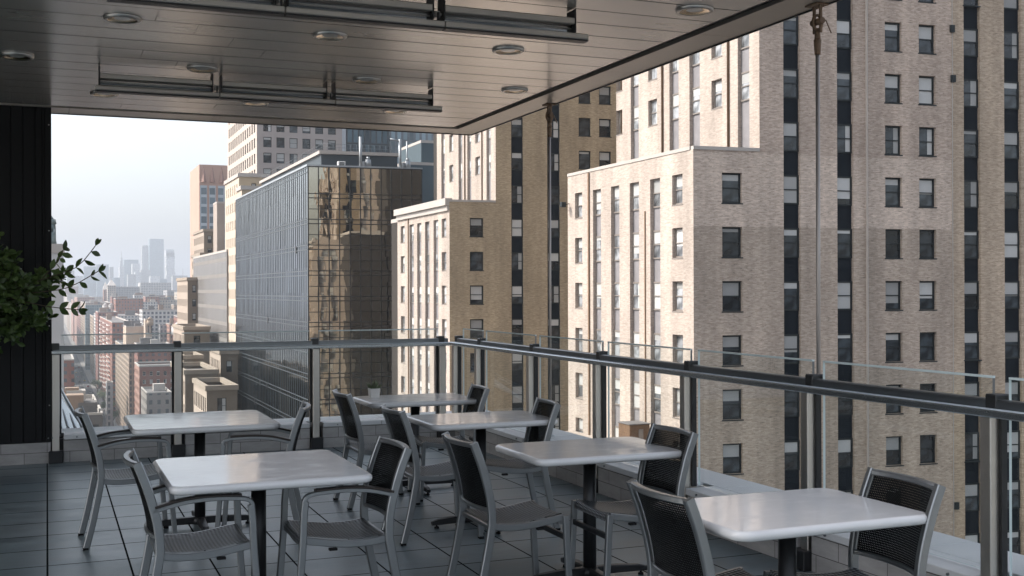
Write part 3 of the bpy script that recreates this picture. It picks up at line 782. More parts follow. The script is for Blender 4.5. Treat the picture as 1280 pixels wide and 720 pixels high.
# ================================================================== THE CITY
AVX0, AVX1 = 16.0, 41.0            # kerb lines of the avenue (X)
CAMP = Vector((0, 0, HEYE))
class Building:
    """collects wall faces and windows; the 100 windows that show largest become parts, the rest one merged part"""
    def __init__(s, name, label, base, group=None):
        s.root = thing(name, label, 'building', (base[0], base[1], G), 0, group)
        s.o = Vector((base[0], base[1], G)); s.w = []; s.wall = MB(); s.sp = []; s.cache = {}
    def P(s, x, y, z): return (x-s.o.x, y-s.o.y, z-s.o.z)
    def facade(s, P0, P1, z0, z1, cols, rows, mats, u0=0, reveal=.22):
        """P0->P1 left to right seen from outside. cols: (u0,u1,kind) kind 'single'|'strip'; rows: (ztop,h) list"""
        D = Vector((P1[0]-P0[0], P1[1]-P0[1])); L = D.length; D /= L
        N = Vector((-D.y, D.x))                       # inward
        pt = lambda u, z, q=0: s.P(P0[0]+D.x*u+N.x*q, P0[1]+D.y*u+N.y*q, z)
        rects = []
        for c in cols:
            a, b_, kind = c[:3]; off = c[3] if len(c) > 3 else 0
            if b_ < .05 or a > L-.05: continue
            if kind == 'strip':
                rv = [r for r in rows if r[0] <= z1-.9]
                zt = rv[0][0]
                rects.append((a, b_, z0, zt, reveal*.9))
                for i, (zt_, h) in enumerate(rv):
                    s.w.append((pt, D, a, b_, zt_-h, zt_, reveal*.9, dict(mats, sill=False)))
                q = reveal*.9+.085; sp = MB()
                sp.face([pt(a,z0,q), pt(b_,z0,q), pt(b_,zt,q), pt(a,zt,q)], 0, [(a,z0),(b_,z0),(b_,zt),(a,zt)])
                s.sp.append((sp, mats['spandrel']))
            else:
                for (zt_, h) in rows:
                    zt_ += off
                    if zt_ > z1-.5 or zt_-h < z0+.2: continue
                    rects.append((a, b_, zt_-h, zt_, reveal)); s.w.append((pt, D, a, b_, zt_-h, zt_, reveal, mats))
        # wall with holes, built column band by column band
        us = sorted({0, L} | {r[0] for r in rects} | {r[1] for r in rects})
        W = s.wall; m = mats['wi']
        for a, b_ in zip(us, us[1:]):
            if b_-a < 1e-4: continue
            mid = (a+b_)/2
            hs = sorted((r[2], r[3]) for r in rects if r[0] < mid < r[1])
            z = z0
            for h0, h1 in hs+[(z1, z1)]:
                if h0-z > 1e-3: W.face([pt(a,z), pt(b_,z), pt(b_,h0), pt(a,h0)], m, [(u0+a,z),(u0+b_,z),(u0+b_,h0),(u0+a,h0)])
                z = max(z, h1)
        for a, b_, h0, h1, q in rects:
            q2 = q+.12
            for pts, uv in (([pt(a,h0),pt(a,h1),pt(a,h1,q2),pt(a,h0,q2)], [(u0+a,h0),(u0+a,h1),(u0+a+q2,h1),(u0+a+q2,h0)]),
                        ([pt(b_,h1),pt(b_,h0),pt(b_,h0,q2),pt(b_,h1,q2)], [(u0+b_,h1),(u0+b_,h0),(u0+b_+q2,h0),(u0+b_+q2,h1)]),
                        ([pt(a,h1),pt(b_,h1),pt(b_,h1,q2),pt(a,h1,q2)], [(u0+a,h1),(u0+b_,h1),(u0+b_,h1+q2),(u0+a,h1+q2)]),
                        ([pt(b_,h0),pt(a,h0),pt(a,h0,q2),pt(b_,h0,q2)], [(u0+b_,h0),(u0+a,h0),(u0+a,h0+q2),(u0+b_,h0+q2)])):
                W.face(pts, m, uv)
    def _window_mb(s, w, h, bl, mats, f=None, p=None, b=None, xf=lambda x, y, z: (x, y, z), mi=(0,0,0), sill=True):
        """frame, pane, blind of a double-hung window, origin bottom left, y inwards"""
        ff, pp, bb = f or MB(), p or MB(), b or MB()
        fw = .115
        def bx(M_, x0, x1, y0, y1, z0, z1, m):
            i = len(M_.v); M_.box(x0, x1, y0, y1, z0, z1, m, 'b')
            for k in range(i, len(M_.v)): M_.v[k] = xf(*M_.v[k])
        bx(ff, 0, fw, -.02, .06, 0, h, mi[0]); bx(ff, w-fw, w, -.02, .06, 0, h, mi[0])
        bx(ff, fw, w-fw, -.02, .06, h-fw, h, mi[0]); bx(ff, fw, w-fw, -.02, .06, 0, fw*.9, mi[0])
        bx(ff, fw, w-fw, -.035, .05, h*.5-.035, h*.5+.035, mi[0])
        if sill: bx(ff, -.06, w+.06, -.26, -.02, -.08, -.002, mi[0])
        i = len(pp.v)
        pp.face([(fw,.03,fw*.9),(w-fw,.03,fw*.9),(w-fw,.03,h-fw),(fw,.03,h-fw)], mi[1])
        for k in range(i, len(pp.v)): pp.v[k] = xf(*pp.v[k])
        if bl < 0:
            i = len(bb.v); xa = w*(1+bl)
            bb.face([(xa,.022,fw),(w-fw-.02,.022,fw),(w-fw-.02,.022,h-fw),(xa,.022,h-fw)], mi[2])
            for k in range(i, len(bb.v)): bb.v[k] = xf(*bb.v[k])
        if bl > .05:
            i = len(bb.v); zt = h-fw; zb = max(fw, zt-(h-2*fw)*bl)
            bb.face([(fw+.03,.022,zb),(w-fw-.03,.022,zb),(w-fw-.03,.022,zt),(fw+.03,.022,zt)], mi[2])
            for k in range(i, len(bb.v)): bb.v[k] = xf(*bb.v[k])
        return ff, pp, bb
    def finish(s, wallmats, extra=None):
        s.wall.build('wall', wallmats, s.root)
        for mb, mt in s.sp: mb.build('spandrel_strip', mt, s.root)
        def size(wd):
            pt, D, a, b_, h0, h1, q, mats = wd
            p = Vector(pt((a+b_)/2, (h0+h1)/2))+s.o-CAMP; d = p.dot(cF)
            if d < 1: return 0
            px, py = 640+FPX*p.dot(cR)/d, 360-FPX*p.dot(cU)/d
            N = Vector((D.y, -D.x, 0)); fac = max(0, -N.dot(p.normalized()))
            vis = 1 if (-30 < px < 1310 and -30 < py < 700) else .001
            if p.z+HEYE > 2 and py < 140 and px < 590: vis = .001
            return vis*fac*(b_-a)*(h1-h0)/d/d
        ws = sorted(s.w, key=size, reverse=True)
        LEN = [0, .12, .22, .30, .38, .45, .5, .5, .55, .62, .8, 1., -.38, -.45]
        r3 = random.Random(len(ws))
        for pt, D, a, b_, h0, h1, q, mats in ws[:100]:
            w_, h_ = round(b_-a, 2), round(h1-h0, 2); bl = r3.choice(LEN)
            key = (w_, h_, bl, mats['frame'].name, mats['pane'].name)
            if key not in s.cache:
                f, p, b = s._window_mb(w_, h_, bl, mats, sill=mats.get('sill', True))
                s.cache[key] = (f.mesh('window', [mats['frame']]), p.mesh('pane', [mats['pane']]), b.mesh('blind', [mats['blind']]) if b.f else None)
            fm, pm, bm_ = s.cache[key]
            o = link('window', fm, s.root, pt(a, h0, q+.02), math.atan2(D.y, D.x))
            link('pane', pm, o)
            if bm_: link('blind', bm_, o)
        if ws[100:]:
            f = MB(); ml = []
            for pt, D, a, b_, h0, h1, q, mats in ws[100:]:
                N = Vector((-D.y, D.x)); o = Vector(pt(a, h0, q+.02))
                xf = lambda x, y, z: (o.x+D.x*x+N.x*y, o.y+D.y*x+N.y*y, o.z+z)
                idx = []
                for mt in (mats['frame'], mats['pane'], mats['blind']):
                    if mt not in ml: ml.append(mt)
                    idx.append(ml.index(mt))
                s._window_mb(b_-a, h1-h0, r3.choice(LEN), mats, f, f, f, xf, idx, mats.get('sill', True))
            struct(f.build('window', ml, s.root), 'stuff')
        return s.root
    def slab(s, poly, z, name='roof', mat=None, par=None, ph=0.9, pt=.35, capmat=None):
        """flat roof sheet at z with an optional parapet up to z+ph around plan polygon (counter-clockwise)"""
        f = MB(); f.face([s.P(x, y, z) for x, y in poly]); r = f.build(name, mat or M['roof_tar'], s.root)
        return r

WIN_F = dict(frame=M['frame_dark'], pane=M['pane'], blind=M['blind'], spandrel=M['spandrel_dark'], wi=0)
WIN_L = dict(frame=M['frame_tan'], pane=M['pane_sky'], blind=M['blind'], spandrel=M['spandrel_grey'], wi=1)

# ---- the two brick tower blocks: sunlit street faces along X = SX, shaded fronts turned by FDIR
M['tank_brown'] = plain('rooftop_brown', (.27,.19,.14), .85)
SX = 37.8; FDIR = Vector((.9947, -.1028)); 
def plan_on_X(px, X):
    r = ray(px); k = X/r.x; return r.y*k, k           # Y and sight-line parameter
def brick_block(name, label, cornerpx, farpx, setpx, top_wing, top_main, row_px, row_py0, row_py1, row_n, win_h_px, fcols, cols_low, cols_up, depth_front, wallmats, wing_cap=True):
    Yc, sc_ = plan_on_X(cornerpx, SX); C0 = Vector((SX, Yc))
    Yf, sf_ = plan_on_X(farpx, SX)
    tset, sset = on_line(setpx, C0, FDIR); S0 = C0+FDIR*tset
    tr_, sr = on_line(row_px, C0, FDIR)
    zt0 = z_at(row_px, row_py0, sr); sto = (zt0-z_at(row_px, row_py1, sr))/row_n; wh = win_h_px/FPX*sr
    zw = z_at(cornerpx, top_wing, sc_)                # top of the low wing
    zm = top_main
    B = Building(name, label, ((SX+60)*.5, (Yc+Yf)*.5))
    rows = [(zt0+k*sto, wh) for k in range(40, -40, -1)]
    rows_t = [r for r in rows if r[0] < zm-1 and r[0]-r[1] > G+2]
    rows_w = [r for r in rows if r[0] < zw-.6 and r[0]-r[1] > G+2]
    LF = depth_front; E0 = C0+FDIR*LF
    def fc(lst, t0=0, t1=1e9):
        out = []
        for (a, b_, kind, *off) in lst:
            ta = on_line(a, C0, FDIR)[0]; tb = on_line(b_, C0, FDIR)[0]
            if ta >= t0 and tb <= min(t1, LF-.6): out.append((ta-t0, tb-t0, kind, *off))
        return out
    # front: low wing part then the tower part
    B.facade(C0, S0, G, zw, fc(fcols, 0, tset), rows_w, WIN_F, 0)
    B.facade(S0, E0, G, zm, fc(fcols, tset), rows_t, WIN_F, tset)
    # street face of the wing (far -> near so that left is far)
    F0 = Vector((SX, Yf))
    def lc(lst, X, Yfar):
        out = []
        for a, b_, kind in lst:
            ya, yb = plan_on_X(a, X)[0], plan_on_X(b_, X)[0]
            out.append((Yfar-ya, Yfar-yb, kind))
        return out
    B.facade(F0, C0, G, zw, lc(cols_low, SX, Yf), rows_w, WIN_L, 100)
    Ys = S0.y; T0 = Vector((S0.x, Yf))
    B.facade(T0, S0, zw-.2, zm, lc(cols_up, S0.x, Yf), [r for r in rows_t if r[0]-r[1] > zw+.4], WIN_L, 150)
    # back (sunny south side) with its own columns, and the far end
    E1 = Vector((E0.x, Yf))
    cuts = [E1.x, min(E1.x-.1, 52.0), 46.6, T0.x]
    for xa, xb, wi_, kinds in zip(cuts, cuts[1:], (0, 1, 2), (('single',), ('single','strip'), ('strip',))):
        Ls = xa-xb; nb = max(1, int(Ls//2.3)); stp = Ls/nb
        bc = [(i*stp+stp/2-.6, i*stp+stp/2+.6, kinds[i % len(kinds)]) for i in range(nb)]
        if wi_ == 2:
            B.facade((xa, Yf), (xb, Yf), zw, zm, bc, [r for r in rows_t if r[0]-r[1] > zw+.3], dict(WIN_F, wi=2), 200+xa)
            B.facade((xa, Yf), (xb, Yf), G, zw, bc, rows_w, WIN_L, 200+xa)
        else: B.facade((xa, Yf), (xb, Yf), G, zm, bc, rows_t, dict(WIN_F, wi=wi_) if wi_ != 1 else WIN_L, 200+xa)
    B.facade(T0, F0, G, zw, [(.6, 1.7, 'strip'), (2.4, 3.5, 'strip')], rows_w, WIN_L, 260)
    B.facade(E0, E1, G, zm, [], [(0, 1)], WIN_F, 300)
    B.slab([S0, E0, E1, T0], zm-.6); 
    B.slab([C0, S0, T0, F0], zw-.7, 'lower_roof')
    # parapet caps
    th = .42
    def cap(a, b_, z, inn):
        a, b_ = Vector(a), Vector(b_); d = (b_-a).normalized(); n = Vector((-d.y, d.x))*inn
        o = n*th; e = -n*.05
        q = [B.P(*(a+e), z), B.P(*(b_+e), z), B.P(*(b_+o), z), B.P(*(a+o), z)]
        q2 = [(x, y, zz+.22) for x, y, zz in q]
        f = MB(); f.face(q2); f.face(q[::-1])
        for k in range(4): f.face([q[k], q[(k+1)%4], q2[(k+1)%4], q2[k]])
        f.build('parapet_cap', M['stone_cap'], B.root)
    e = FDIR*-.0
    cap(C0+Vector((0,.37)), F0, zw, -1)
    cap(C0, S0-FDIR*.01, zw+.002, 1)
    cap(S0+Vector((0,.4)), T0, zm, -1); cap(S0, E0, zm+.002, 1)
    B.C0, B.S0, B.T0, B.F0, B.zw, B.tset, B.rows, B.sto = C0, S0, T0, F0, zw, tset, rows, sto
    return B

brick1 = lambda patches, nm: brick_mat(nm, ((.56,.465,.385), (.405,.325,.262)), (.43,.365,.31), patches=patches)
FC1 = [(903,928,'single'), (980,1001,'strip'), (1047,1067.5,'strip'), (1107,1128,'single'), (1149.5,1170.5,'single'), (1205.5,1226,'strip'), (1256,1277,'strip'),
       (1318,1339,'single'),(1362,1383,'single'),(1430,1452,'strip')]
CL1 = [(719,728,'single'), (741.5,751.5,'strip'), (764,774.5,'strip'), (787.5,799,'strip'), (813,825.5,'strip'), (840.5,853.5,'single')]
CU1 = [(771,778.5,'single'), (789,799,'strip'), (811,822,'single'), (837.5,849,'strip'), (862.5,875.5,'strip'), (890,903,'single'), (923,937.5,'strip')]
# band heights for the repaired paler courses
tq, sq = on_line(1060, Vector((SX, plan_on_X(867, SX)[0])), FDIR)
zA, zB, zC_, zD = z_at(1060,196,sq), z_at(1060,285,sq), z_at(1060,92,sq), z_at(1060,150,sq)
u1190 = on_line(1190, Vector((SX, plan_on_X(867, SX)[0])), FDIR)[0]
pt1 = [(-5, u1190, zA, 45, (1.03,1.0,.99)), (-5, u1190, zB, zA, (1.22,1.21,1.21)), (-5, u1190, zB-12, zB, (.94,.93,.91)), (u1190, 90, -90, 90, (.99,.95,.86)), (-5, 90, -90, zB-11, (1.0,.98,.92))]
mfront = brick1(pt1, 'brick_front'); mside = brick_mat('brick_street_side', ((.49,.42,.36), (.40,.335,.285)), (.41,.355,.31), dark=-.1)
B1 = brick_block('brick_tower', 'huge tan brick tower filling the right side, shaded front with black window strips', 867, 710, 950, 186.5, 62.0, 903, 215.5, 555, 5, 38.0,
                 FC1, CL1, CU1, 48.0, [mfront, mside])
mback_shade = brick_mat('brick_rear_shade', ((.30,.235,.165), (.24,.185,.125)), (.22,.17,.12), dark=.05)  # darker brick: shade on part of the south face put into its colour
# pilaster return that catches a thin line of sun, pipes, vents, floodlight
f = MB()
ta, sa = on_line(1082.6, B1.C0, FDIR); a = B1.C0+FDIR*ta; n_ = Vector((FDIR.y, -FDIR.x))
b_ = a+FDIR*.045
q = [a, a+n_*.22, b_+n_*.22, b_]
lo, hi = -84.9, 61.9
for k in range(3):
    f.face([B1.P(*q[k], lo), B1.P(*q[k+1], lo), B1.P(*q[k+1], hi), B1.P(*q[k], hi)])
f.build('corner_bead', M['stone_cap'], B1.root)
def street_pipe(B, px, X, z0, z1, r=.08, mat=None, y_off=0):
    Y = plan_on_X(px, X)[0]; f = MB(); f.cyl(B.P(X-r, Y, z0), B.P(X-r, Y, z1), r, n=8); f.build('drain_pipe', mat or M['rust'], B.root)
street_pipe(B1, 737, SX, -60, B1.zw-.05); street_pipe(B1, 829.5, B1.S0.x, B1.zw, 60); street_pipe(B1, 912, B1.S0.x, B1.zw, 60); street_pipe(B1, 807, SX, -60, B1.zw-3.5, .05)
def front_box(B, px, py, w, h, d, mat, name):
    t_, s_ = on_line(px, B.C0, FDIR); z = z_at(px, py, s_); p = B.C0+FDIR*t_; n_ = Vector((FDIR.y, -FDIR.x)); f = MB()
    A = p-FDIR*w/2; C_ = p+FDIR*w/2; q = [A, C_, C_+n_*d, A+n_*d][::-1]
    lo = [B.P(*v, z-h/2) for v in q]; hi = [B.P(*v, z+h/2) for v in q]
    f.face(hi); f.face(lo[::-1])
    for k in range(4): f.face([lo[k], lo[(k+1)%4], hi[(k+1)%4], hi[k]])
    f.build(name, mat, B.root)
for px, py in ((1190.5,36),(1191.5,98.5),(1194,632)): front_box(B1, px, py, .32, .48, .16, M['frame_dark'], 'wall_vent')
front_box(B1, 1191, 300, .05, 95, .04, M['stone_cap'], 'lightning_cable')
# floodlight at the far street corner of the wing
f = MB(); Y = plan_on_X(712, SX)[0]; z = z_at(713, 256, plan_on_X(712, SX)[1])
f.bevbox(-.75,-.35,-.2,.2,-.2,.2,.03); f.cyl((-.35,0,0),(0,0,.1),.03,n=8)
f.v = [B1.P(SX+x, Y+y, z+zz) for x, y, zz in f.v]; f.build('floodlight', M['frame_dark'], B1.root)
B1.finish([mfront, mside, mback_shade])

FC2 = [(587.5,604.5,'single'), (639.5,654.5,'strip'), (684.5,700.5,'strip'), (724,739,'single',.35), (749.5,764.5,'single',.35), (792,806,'strip'), (840,855,'strip')]
CL2 = [(501,506,'single'), (512,517.3,'strip'), (521.5,526.8,'strip'), (531.5,537,'strip'), (542,548,'strip'), (552.2,558,'single')]
CU2 = [(552,556.6,'strip'), (562,567,'single'), (573.5,578.3,'strip'), (584.5,589.5,'strip'), (594.5,600.5,'single'), (608.5,614,'strip')]
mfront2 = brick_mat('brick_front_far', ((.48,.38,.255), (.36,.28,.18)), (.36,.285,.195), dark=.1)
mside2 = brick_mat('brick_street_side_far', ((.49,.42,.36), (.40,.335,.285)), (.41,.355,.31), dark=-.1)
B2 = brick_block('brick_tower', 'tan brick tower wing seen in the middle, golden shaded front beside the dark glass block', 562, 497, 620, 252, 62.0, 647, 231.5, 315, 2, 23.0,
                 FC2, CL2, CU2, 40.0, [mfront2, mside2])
street_pipe(B2, 511, SX, -60, B2.zw-.5, .07); street_pipe(B2, 603.5, B2.S0.x, B2.zw, 60, .07); street_pipe(B2, 582, B2.S0.x, B2.zw, 60, .07)
# projecting stone cornice of the wing
f = MB(); f.box(SX-.45-B2.o.x, SX+.3-B2.o.x, B2.C0.y-.0-B2.o.y, B2.F0.y-B2.o.y, B2.zw-.35-G, B2.zw+.35-G)
f.box(SX-.2-B2.o.x, SX-.002-B2.o.x, B2.C0.y+.1-B2.o.y, B2.F0.y-.1-B2.o.y, B2.zw-.9-G, B2.zw-.352-G)
f.build('cornice', M['stone_cap'], B2.root)
B2.finish([mfront2, mside2, mback_shade])

# low podium roof between street and tower with a wooden cabin on it
yA, yB = B1.C0.y+1, B1.F0.y-1
pod = thing('podium_block', 'low flat roofed podium at the foot of the tan brick tower, below the railing', 'building', (33, (yA+yB)/2, G))
f = MB(); f.box(-4.2, SX-33-.02, -(yB-yA)/2, (yB-yA)/2, 0, -9.3-G); f.build('wall', mside, pod)
cab = thing('wooden_cabin', 'small weathered wooden cabin on the low roof behind the railing', 'cabin', (36.2, 67.3, -9.3))
M['wood'] = plain('weathered_wood', (.14,.085,.05), .8, 0, .3, .35, 2)
f = MB(); f.bevbox(-.75,.75,-.8,.8,0,2.0,.03); f.build('cabin_wall', M['wood'], cab)
f = MB(); f.bevbox(-.8,.8,-.85,.85,2.0,2.08,.03); f.build('cabin_roof', M['roof_tar'], cab)
f = MB(); f.bevbox(-.1,.25,-.84,-.801,.1,1.7,.01); f.build('door', M['frame_tan'], cab)

# ---- the bronze and blue glass block
GX = 35.5
t = NT('bronze_glass'); v = t.coord('UV'); oi = t.n('ShaderNodeObjectInfo')
wv_ = t.noise(t.coord('UV', (.55,.22,1)), 1.0, 2)
c = t.mix(t.noise(v, .15, 2), (.42,.38,.31), (.50,.46,.375))
M['bronze_glass'] = t.done(t.bsdf(c, .02, 1, .5, wv_, .03, .35))
t = NT('blue_glass'); v = t.coord('UV')
b = t.n('ShaderNodeTexBrick'); b.offset = 0
for k, val in (('Scale', 1), ('Brick Width', 1.5), ('Row Height', 3.75), ('Mortar Size', .0), ('Bias', 0)): b.inputs[k].default_value = val
b.inputs['Color1'].default_value = (.21,.23,.245,1); b.inputs['Color2'].default_value = (.38,.415,.435,1); t.l(v, b.inputs['Vector'])
M['blue_glass'] = t.done(t.bsdf(b.outputs[0], .09, 1, .5, t.noise(t.coord('UV', (.6,.3,1)), 1, 2), .03, .3))
M['mullion_dark'] = plain('mullion_bronze', (.030,.027,.024), .4, .3, .5, .1)
M['mullion_pale'] = plain('mullion_pale', (.42,.45,.47), .4, .6, .5, .1); M['mullion_mid'] = plain('mullion_mid', (.11,.125,.135), .4, .6, .5, .1)
Yg, sg = plan_on_X(385, GX); Yh, _ = plan_on_X(295, GX)
C = Vector((GX, Yg)); GD = Vector((.9965, -.0836)); tw, _ = on_line(527.5, C, GD); zt = z_at(385, 207.5, sg)
gb = thing('glass_block', 'dark bronze and pale blue glass office block mirroring the brick tower', 'building', (GX+8, Yg+30, G))
def gp(x, y, z): return (x-GX-8, y-Yg-30, z-G)
F_ = C+GD*tw
q = lambda p, z: gp(p[0], p[1], z)
H_ = Vector((GX, Yh)); L = Yh-Yg
def curtain(A, B, nu, sto, name, mat):
    D = B-A; Lw = D.length; D = D/Lw; Nn = Vector((D.y, -D.x)); f = MB(); rp = random.Random(nu); z = zt
    while z > G:
        z2 = max(G, z-sto)
        for k in range(nu):
            u0, u1 = Lw*k/nu, Lw*(k+1)/nu; a_, b2, c2 = rp.gauss(0,.004), rp.gauss(0,.005), rp.uniform(.012,.02)
            P = []
            for u_, zz, su, sv in ((u0,z2,-1,-1),(u1,z2,1,-1),(u1,z,1,1),(u0,z,-1,1)):
                p = A+D*u_-Nn*(c2+a_*su+b2*sv); P.append(q(p, zz))
            f.face(P, 0, [(u0,z2-G),(u1,z2-G),(u1,z-G),(u0,z-G)])
        z = z2
    return f.build(name, mat, gb)
STO = 32.3/FPX*sg
curtain(C, F_, 11, STO/2, 'front_glass', M['bronze_glass']); curtain(H_, C, int(L/1.5), STO, 'side_glass', M['blue_glass'])
K_ = F_+Vector((0, L))
f = MB(); f.face([q(F_,G),q(K_,G),q(K_,zt),q(F_,zt)]); f.face([q(K_,G),q(H_,G),q(H_,zt),q(K_,zt)])
f.face([q(C,zt-.3),q(F_,zt-.3),q(K_,zt-.3),q(H_,zt-.3)], 1); f.build('rear_walls', [M['mullion_dark'], M['roof_tar']], gb)
f = MB(); nb = 11; sto = 32.3/FPX*sg
N = Vector((GD.y, -GD.x))
def bar(f, a, b_, n, z0, z1, d, m=0):
    q_ = [a, b_, b_+n*d, a+n*d][::-1]; lo = [q(p, z0) for p in q_]; hi = [q(p, z1) for p in q_]
    f.face(hi, m); f.face(lo[::-1], m)
    for k in range(4): f.face([lo[k], lo[(k+1)%4], hi[(k+1)%4], hi[k]], m)
for k in range(nb+1):
    a = C+GD*(tw*k/nb-.07 if k else 0.0); bar(f, a, a+GD*.14, N, G, zt, .10)
z = zt; k = 0; bands = []
while z > G+4:
    for dz in ((0, 35.) if k == 0 else (0, 0)): pass
    bands.append(z); z -= sto; k += 1
for i, z in enumerate(bands):
    for dz in ((.0,) if i == 0 else (.15, .15+5.5/FPX*sg)): bar(f, C, F_, N, z-dz-.13, z-dz, .07)
    if i: bar(f, C, F_, N, z-dz-14/FPX*sg-.1, z-dz-14/FPX*sg, .07)
f.build('front_mullions', M['mullion_dark'], gb)
f = MB(); n_ = Vector((-1, 0)); nv = int(L/1.5)
for k in range(nv+1):
    a = H_-Vector((0, L*k/nv)); bar(f, a, a-Vector((0,.09)), n_, G, zt, .06)
for i, z in enumerate(bands):
    if i == 1: continue
    for dz in (.15, .15+5.5/FPX*sg): bar(f, H_, C, n_, z-dz-.12, z-dz, .05)
f.build('side_mullions', M['mullion_mid'], gb)
f = MB(); bar(f, C-GD*.15, F_+GD*.1, N, zt, zt+.22, .2); bar(f, H_, C, n_, zt, zt+.3, .15); f.build('roof_edge', M['mullion_pale'], gb)
for i in range(9):
    yy = Yg+rnd.uniform(3, L-4); zz = bands[rnd.randint(2, 16)]-1.2
    f = MB(); f.box(GX-.03-GX-8, GX-.055-GX-8, yy-Yg-30, yy+.9-Yg-30, zz-G, zz+1.1-G); f.build('open_vent', M['black'], gb)
# penthouse set back on the roof, masts and rooftop units
M['penthouse'] = plain('penthouse_panel', (.045,.06,.07), .5, .2, .5, .12, .4)
ph = thing('roof_penthouse', 'dark grey rooftop penthouse with pale rim on top of the glass block', 'penthouse', (GX+9, Yg+32, zt-.3))
t0, s0 = on_line(402, C+Vector((0,6)), GD); t1_, s1 = on_line(497, C+Vector((0,6)), GD); zp = z_at(402, 192.5, s0)
A = C+Vector((0,6))+GD*t0; Bp = C+Vector((0,6))+GD*t1_
f = MB(); o = Vector((GX+9, Yg+32)); zb = zt-.3
P4 = [A-o, Bp-o, Bp-o+Vector((0,52)), A-o+Vector((0,52))]; hh = zp-zb
for k in range(4): f.face([(*P4[k],0),(*P4[(k+1)%4],0),(*P4[(k+1)%4],hh),(*P4[k],hh)])
f.build('wall', M['penthouse'], ph)
f = MB(); Pb = [P4[0]+Vector((-.4,-.4)), P4[1]+Vector((.4,-.4)), P4[2]+Vector((.4,.4)), P4[3]+Vector((-.4,.4))]
f.face([(*p, hh+.5) for p in Pb]); f.face([(*p, hh+.001) for p in Pb][::-1])
for k in range(4): f.face([(*Pb[k],hh),(*Pb[(k+1)%4],hh),(*Pb[(k+1)%4],hh+.5),(*Pb[k],hh+.5)])
f.build('roof_rim', M['stone_cap'], ph)
f = MB()
for k in range(14):
    p = P4[0].lerp(P4[1], k/13); f.cyl((p.x,p.y,hh+.5),(p.x,p.y,hh+1.6),.025,n=6)
for k in range(14):
    p = P4[0].lerp(P4[3], k/13); f.cyl((p.x+.2,p.y,hh+.5),(p.x+.2,p.y,hh+1.6),.025,n=6)
for z in (1.05, 1.6):
    f.cyl((P4[0].x,P4[0].y,hh+z),(P4[1].x,P4[1].y,hh+z),.02,n=6); f.cyl((P4[0].x+.2,P4[0].y,hh+z),(P4[3].x+.2,P4[3].y,hh+z),.03,n=6)
f.build('guard_rail', M['mullion_mid'], ph)
M['galv'] = plain('galvanised', (.33,.35,.36), .45, .7, .5, .15, 2)
def roof_unit(px, top, lab, arm):
    p0 = C+Vector((0,3.2)); t_, s_ = on_line(px, p0, GD); p = p0+GD*t_
    r_ = thing('roof_duct', lab, 'vent', (p.x, p.y, zt-.3)); h = z_at(px, top, s_)-zt+.3
    f = MB(); f.cyl((0,0,0),(0,0,h),.22,n=12); 
    if arm: f.cyl((0,0,h-.3),(-1.5,.2,h),.12,n=10); f.cyl((1.1,0,0),(1.1,0,h*.95),.12,n=8)
    f.build('pipe', M['galv'], r_)
    f = MB(); f.bevbox(-.7,1.9,-.6,.6,.4,.8,.05); f.cyl((1.2,0,.8),(1.2,0,1.9),.5,.4,14); f.cyl((1.2,0,1.9),(1.2,0,2.3),.25,.25,10); f.bevbox(.3,.7,-.3,.3,.8,1.6,.05)
    for x in (-.6, 1.8): f.cyl((x,0,0),(x,0,.4),.06,n=6)
    f.build('fan_housing', M['galv'], r_)
roof_unit(451, 171, 'plain straight galvanised exhaust stack on the glass block roof', False)
roof_unit(500.5, 174, 'galvanised exhaust stack with a side arm on the glass block roof', True)
f = MB(); p0 = C+Vector((0,1.2)); t_, s_ = on_line(427, p0, GD); p = p0+GD*t_
hb = thing('hatch_box', 'small white louvred box at the roof edge of the glass block', 'vent', (p.x, p.y, zt-.3))
f = MB(); f.bevbox(-.55,.55,-.4,.4,0,1.25,.04); f.build('housing', plain('white_paint', (.62,.62,.60), .5), hb)
f = MB()
for k in range(4): f.box(-.35,.35,-.43,-.402,.35+k*.2,.47+k*.2)
f.build('louvre', M['frame_dark'], hb)

